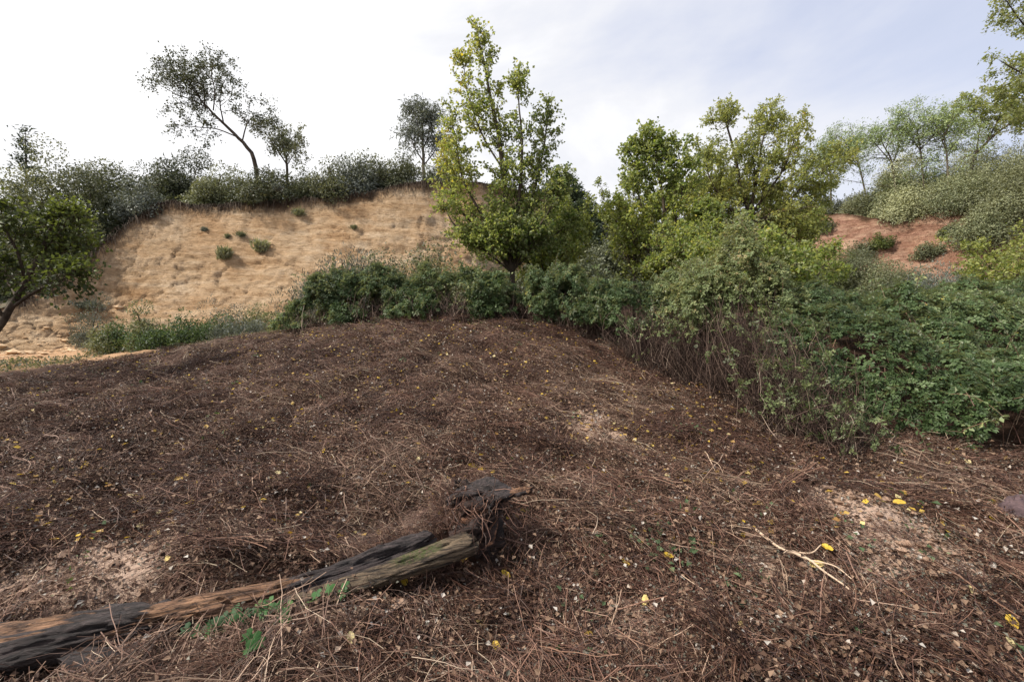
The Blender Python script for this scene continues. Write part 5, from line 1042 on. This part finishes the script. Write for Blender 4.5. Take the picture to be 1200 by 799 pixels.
# dark rock cut by the right edge
def rock(name, label, c, size, seed, mat):
    import bmesh
    bm = bmesh.new(); bmesh.ops.create_icosphere(bm, subdivisions=4, radius=1); V = np.array([v.co[:] for v in bm.verts])
    V = V*(1+.35*fbm(V*1.3, 3, seed)+.25*np.abs(fbm(V*3, 4, seed+1)))[:, None]*np.array(size)
    for v, c2 in zip(bm.verts, V): v.co = c2
    m = bpy.data.meshes.new(name); bm.to_mesh(m); bm.free(); m.materials.append(mat); m.polygons.foreach_set('use_smooth', np.ones(len(m.polygons), bool)); a = m.attributes.new('tint', 'FLOAT', 'POINT')
    o = bpy.data.objects.new(name, m); COL.objects.link(o); o.location = c; return tag(o, label, 'rock')
M['rock'] = barkmat('purple_grey_rock', (.03, .022, .026), (.15, .10, .105), 14, (1, 1, 1))
rock('rock', 'purplish boulder half buried at the right edge of the slope', hit(1197, 612)+np.array([.02, .05, -.02]), (.10, .13, .16), 5, M['rock'])
# clods on the bare soil
rr_ = np.random.default_rng(5)
M['clod'] = barkmat('clod_soil', (.16, .10, .07), (.36, .245, .18), 10, (1, 1, 1))
gC = Geo()
bx = np.array([0, 4, float(tps(0., 4.))])
for u, v, d, rx, ry in BARE:
    for _ in range(110):
        x = (u-600)/F*d+rr_.normal(0, rx*.7); y = d+rr_.normal(0, ry*.7); s = min(.004+.01*rr_.exponential(), .035)*(1+.05*d)
        gC.add((ico*(1+.3*rr_.uniform(-1, 1, (7, 1))))*s+np.array([x, y, float(ground_h(np.array([x]), np.array([y]))[0])+s*.2])-bx, icf)
o = gC.build('soil_clods', M['clod']); o.location = bx; tag(o, 'small crumbled clods lying on the bare soil patches', 'clods', None, 'stuff')

# ------------------------------------------------------------------ yellow fallen leaves that stand out one by one
def yleaf_mesh(k):
    r = np.random.default_rng(900+k); n = 14; a = np.linspace(0, 2*np.pi, n, endpoint=False); rad = .5+.10*np.cos(a-np.pi/2)+.10*np.maximum(0, np.cos(a-np.pi/2))**6*2.2+r.normal(0, .025, n)
    V = [[0, 0, .02]]+[[math.cos(t)*q*.82, math.sin(t)*q*1.1, .42*abs(math.cos(t))*q*(1 if k % 3 else -.7)+.16*(math.sin(t)*q)**2*(1 if k % 2 else -1)+r.normal(0, .03)] for t, q in zip(a, rad)]
    V = np.array(V); Fc = np.stack([np.zeros(n, int), 1+np.arange(n), 1+(np.arange(n)+1) % n], -1); return mesh('fallen_leaf', V, Fc, M['yellow'], False, {'tint': np.full(len(V), [.55, .75, .65, .9, .3, 1.0][k])})
YL = [yleaf_mesh(k) for k in range(6)]
LV = [  # u, v, kind, size, label
 (103, 553, 1, .075, 'bright yellow leaf high on the left of the slope, alone'), (556, 555, 1, .085, 'bright yellow leaf pair spot just above the splintered branch'), (563, 558, 2, .06, 'smaller yellow leaf touching the bright one above the splintered branch'),
 (169, 594, 1, .06, 'yellow leaf left of the row of pale leaves on the left slope'), (188, 611, 5, .05, 'pale cream leaf below the yellow leaf on the left slope'), (202, 610, 4, .05, 'tan leaf beside the pale cream one on the left slope'),
 (210, 569, 4, .05, 'ochre leaf left of the bright leaf on the upper left slope'), (231, 574, 2, .05, 'small ochre leaf in the line of leaves on the upper left slope'), (273, 577, 1, .07, 'largest bright yellow leaf on the upper left slope'),
 (263, 592, 5, .07, 'creamy leaf just below the largest bright one on the left slope'), (276, 658, 1, .06, 'yellow leaf on the litter above the middle of the log'), (198, 666, 3, .055, 'golden leaf at the edge of the bare soil above the log'),
 (328, 563, 5, .06, 'pale leaf at the top middle left of the slope'), (212, 568, 2, .04, 'tiny ochre leaf behind the line on the left slope'), (401, 567, 2, .05, 'muted yellow leaf uphill from the log end'),
 (380, 535, 1, .06, 'deep yellow leaf uphill left of the stump'), (462, 555, 2, .05, 'yellow leaf halfway between log end and crest'), (490, 548, 5, .05, 'pale leaf right of the yellow one uphill of the stump'),
 (474, 695, 1, .07, 'yellow leaf on soil right under the mossy split wood'), (547, 664, 4, .06, 'tan leaf just below the stump foot'), (594, 686, 1, .065, 'yellow leaf alone on the dark litter right below the stump'),
 (566, 740, 3, .09, 'big pale yellow leaf in the bottom middle'), (581, 768, 2, .075, 'ochre yellow leaf near the bottom edge, middle'), (411, 764, 5, .075, 'cream leaf on the litter near the bottom edge left of the middle'),
 (690, 757, 1, .075, 'golden leaf right of the middle near the bottom edge'), (668, 595, 2, .05, 'small yellow leaf right of the splintered branch'), (718, 624, 5, .06, 'pale leaf right of the stump hollow'),
 (731, 669, 2, .06, 'yellow leaf between the small pale plant and the bottom'), (780, 662, 1, .065, 'bright upright yellow leaf beside the pale-leaved plant'), (755, 717, 3, .085, 'golden leaf at the end of the greyish straight stick'),
 (953, 671, 3, .08, 'pale yellow leaf lying on the long split stick'), (966, 652, 1, .065, 'bright yellow leaf just above the long split stick'), (1063, 711, 1, .08, 'bright yellow leaf on the bare soil at the lower right'),
 (1135, 704, 5, .06, 'pale leaf right of the bright one at the lower right'), (1185, 746, 1, .09, 'bright yellow leaf in the bottom right corner'), (1050, 599, 2, .07, 'yellow leaf right of the middle of the right slope'),
 (1058, 586, 1, .05, 'small yellow leaf just above another on the right slope'), (1026, 591, 4, .05, 'orange-brown leaf in the middle of the right slope'), (867, 745, 3, .06, 'golden leaf near the bottom, left below the split stick'),
 (1132, 549, 5, .07, 'cream leaf high on the right slope near the brambles'), (889, 600, 4, .055, 'orange-brown leaf above the bright green rosette'), (1161, 619, 1, .05, 'small yellow leaf beside the curved cane at the right edge'),
 (756, 573, 5, .06, 'round white leaf left on the right slope'), (832, 624, 5, .06, 'pale round leaf above the left end of the split stick'), (1183, 769, 5, .06, 'pale leaf under the bright one in the bottom right corner'),
 (128, 791, 1, .085, 'yellow leaf on the dark bark slab, left one'), (139, 790, 3, .08, 'yellow leaf on the dark bark slab, right one')]
for k, (u, v, kd, sz, lab) in enumerate(LV):
    r = np.random.default_rng(1000+k); p = hit(u, v)+np.array([0, -.01, .065 if v < 785 else .085]); o = tag(obj('fallen_leaf', YL[kd]), lab, 'leaf', 'single yellow leaves on the slope'); o.location = p; o.scale = (sz*(.62 if v > 700 else .8),)*3
    o.rotation_euler = Vector((r.normal(0, .35), -.5+r.normal(0, .3), 1)).to_track_quat('Z', 'Y').to_euler(); o.rotation_euler.rotate_axis('Z', r.uniform(0, 6.28))
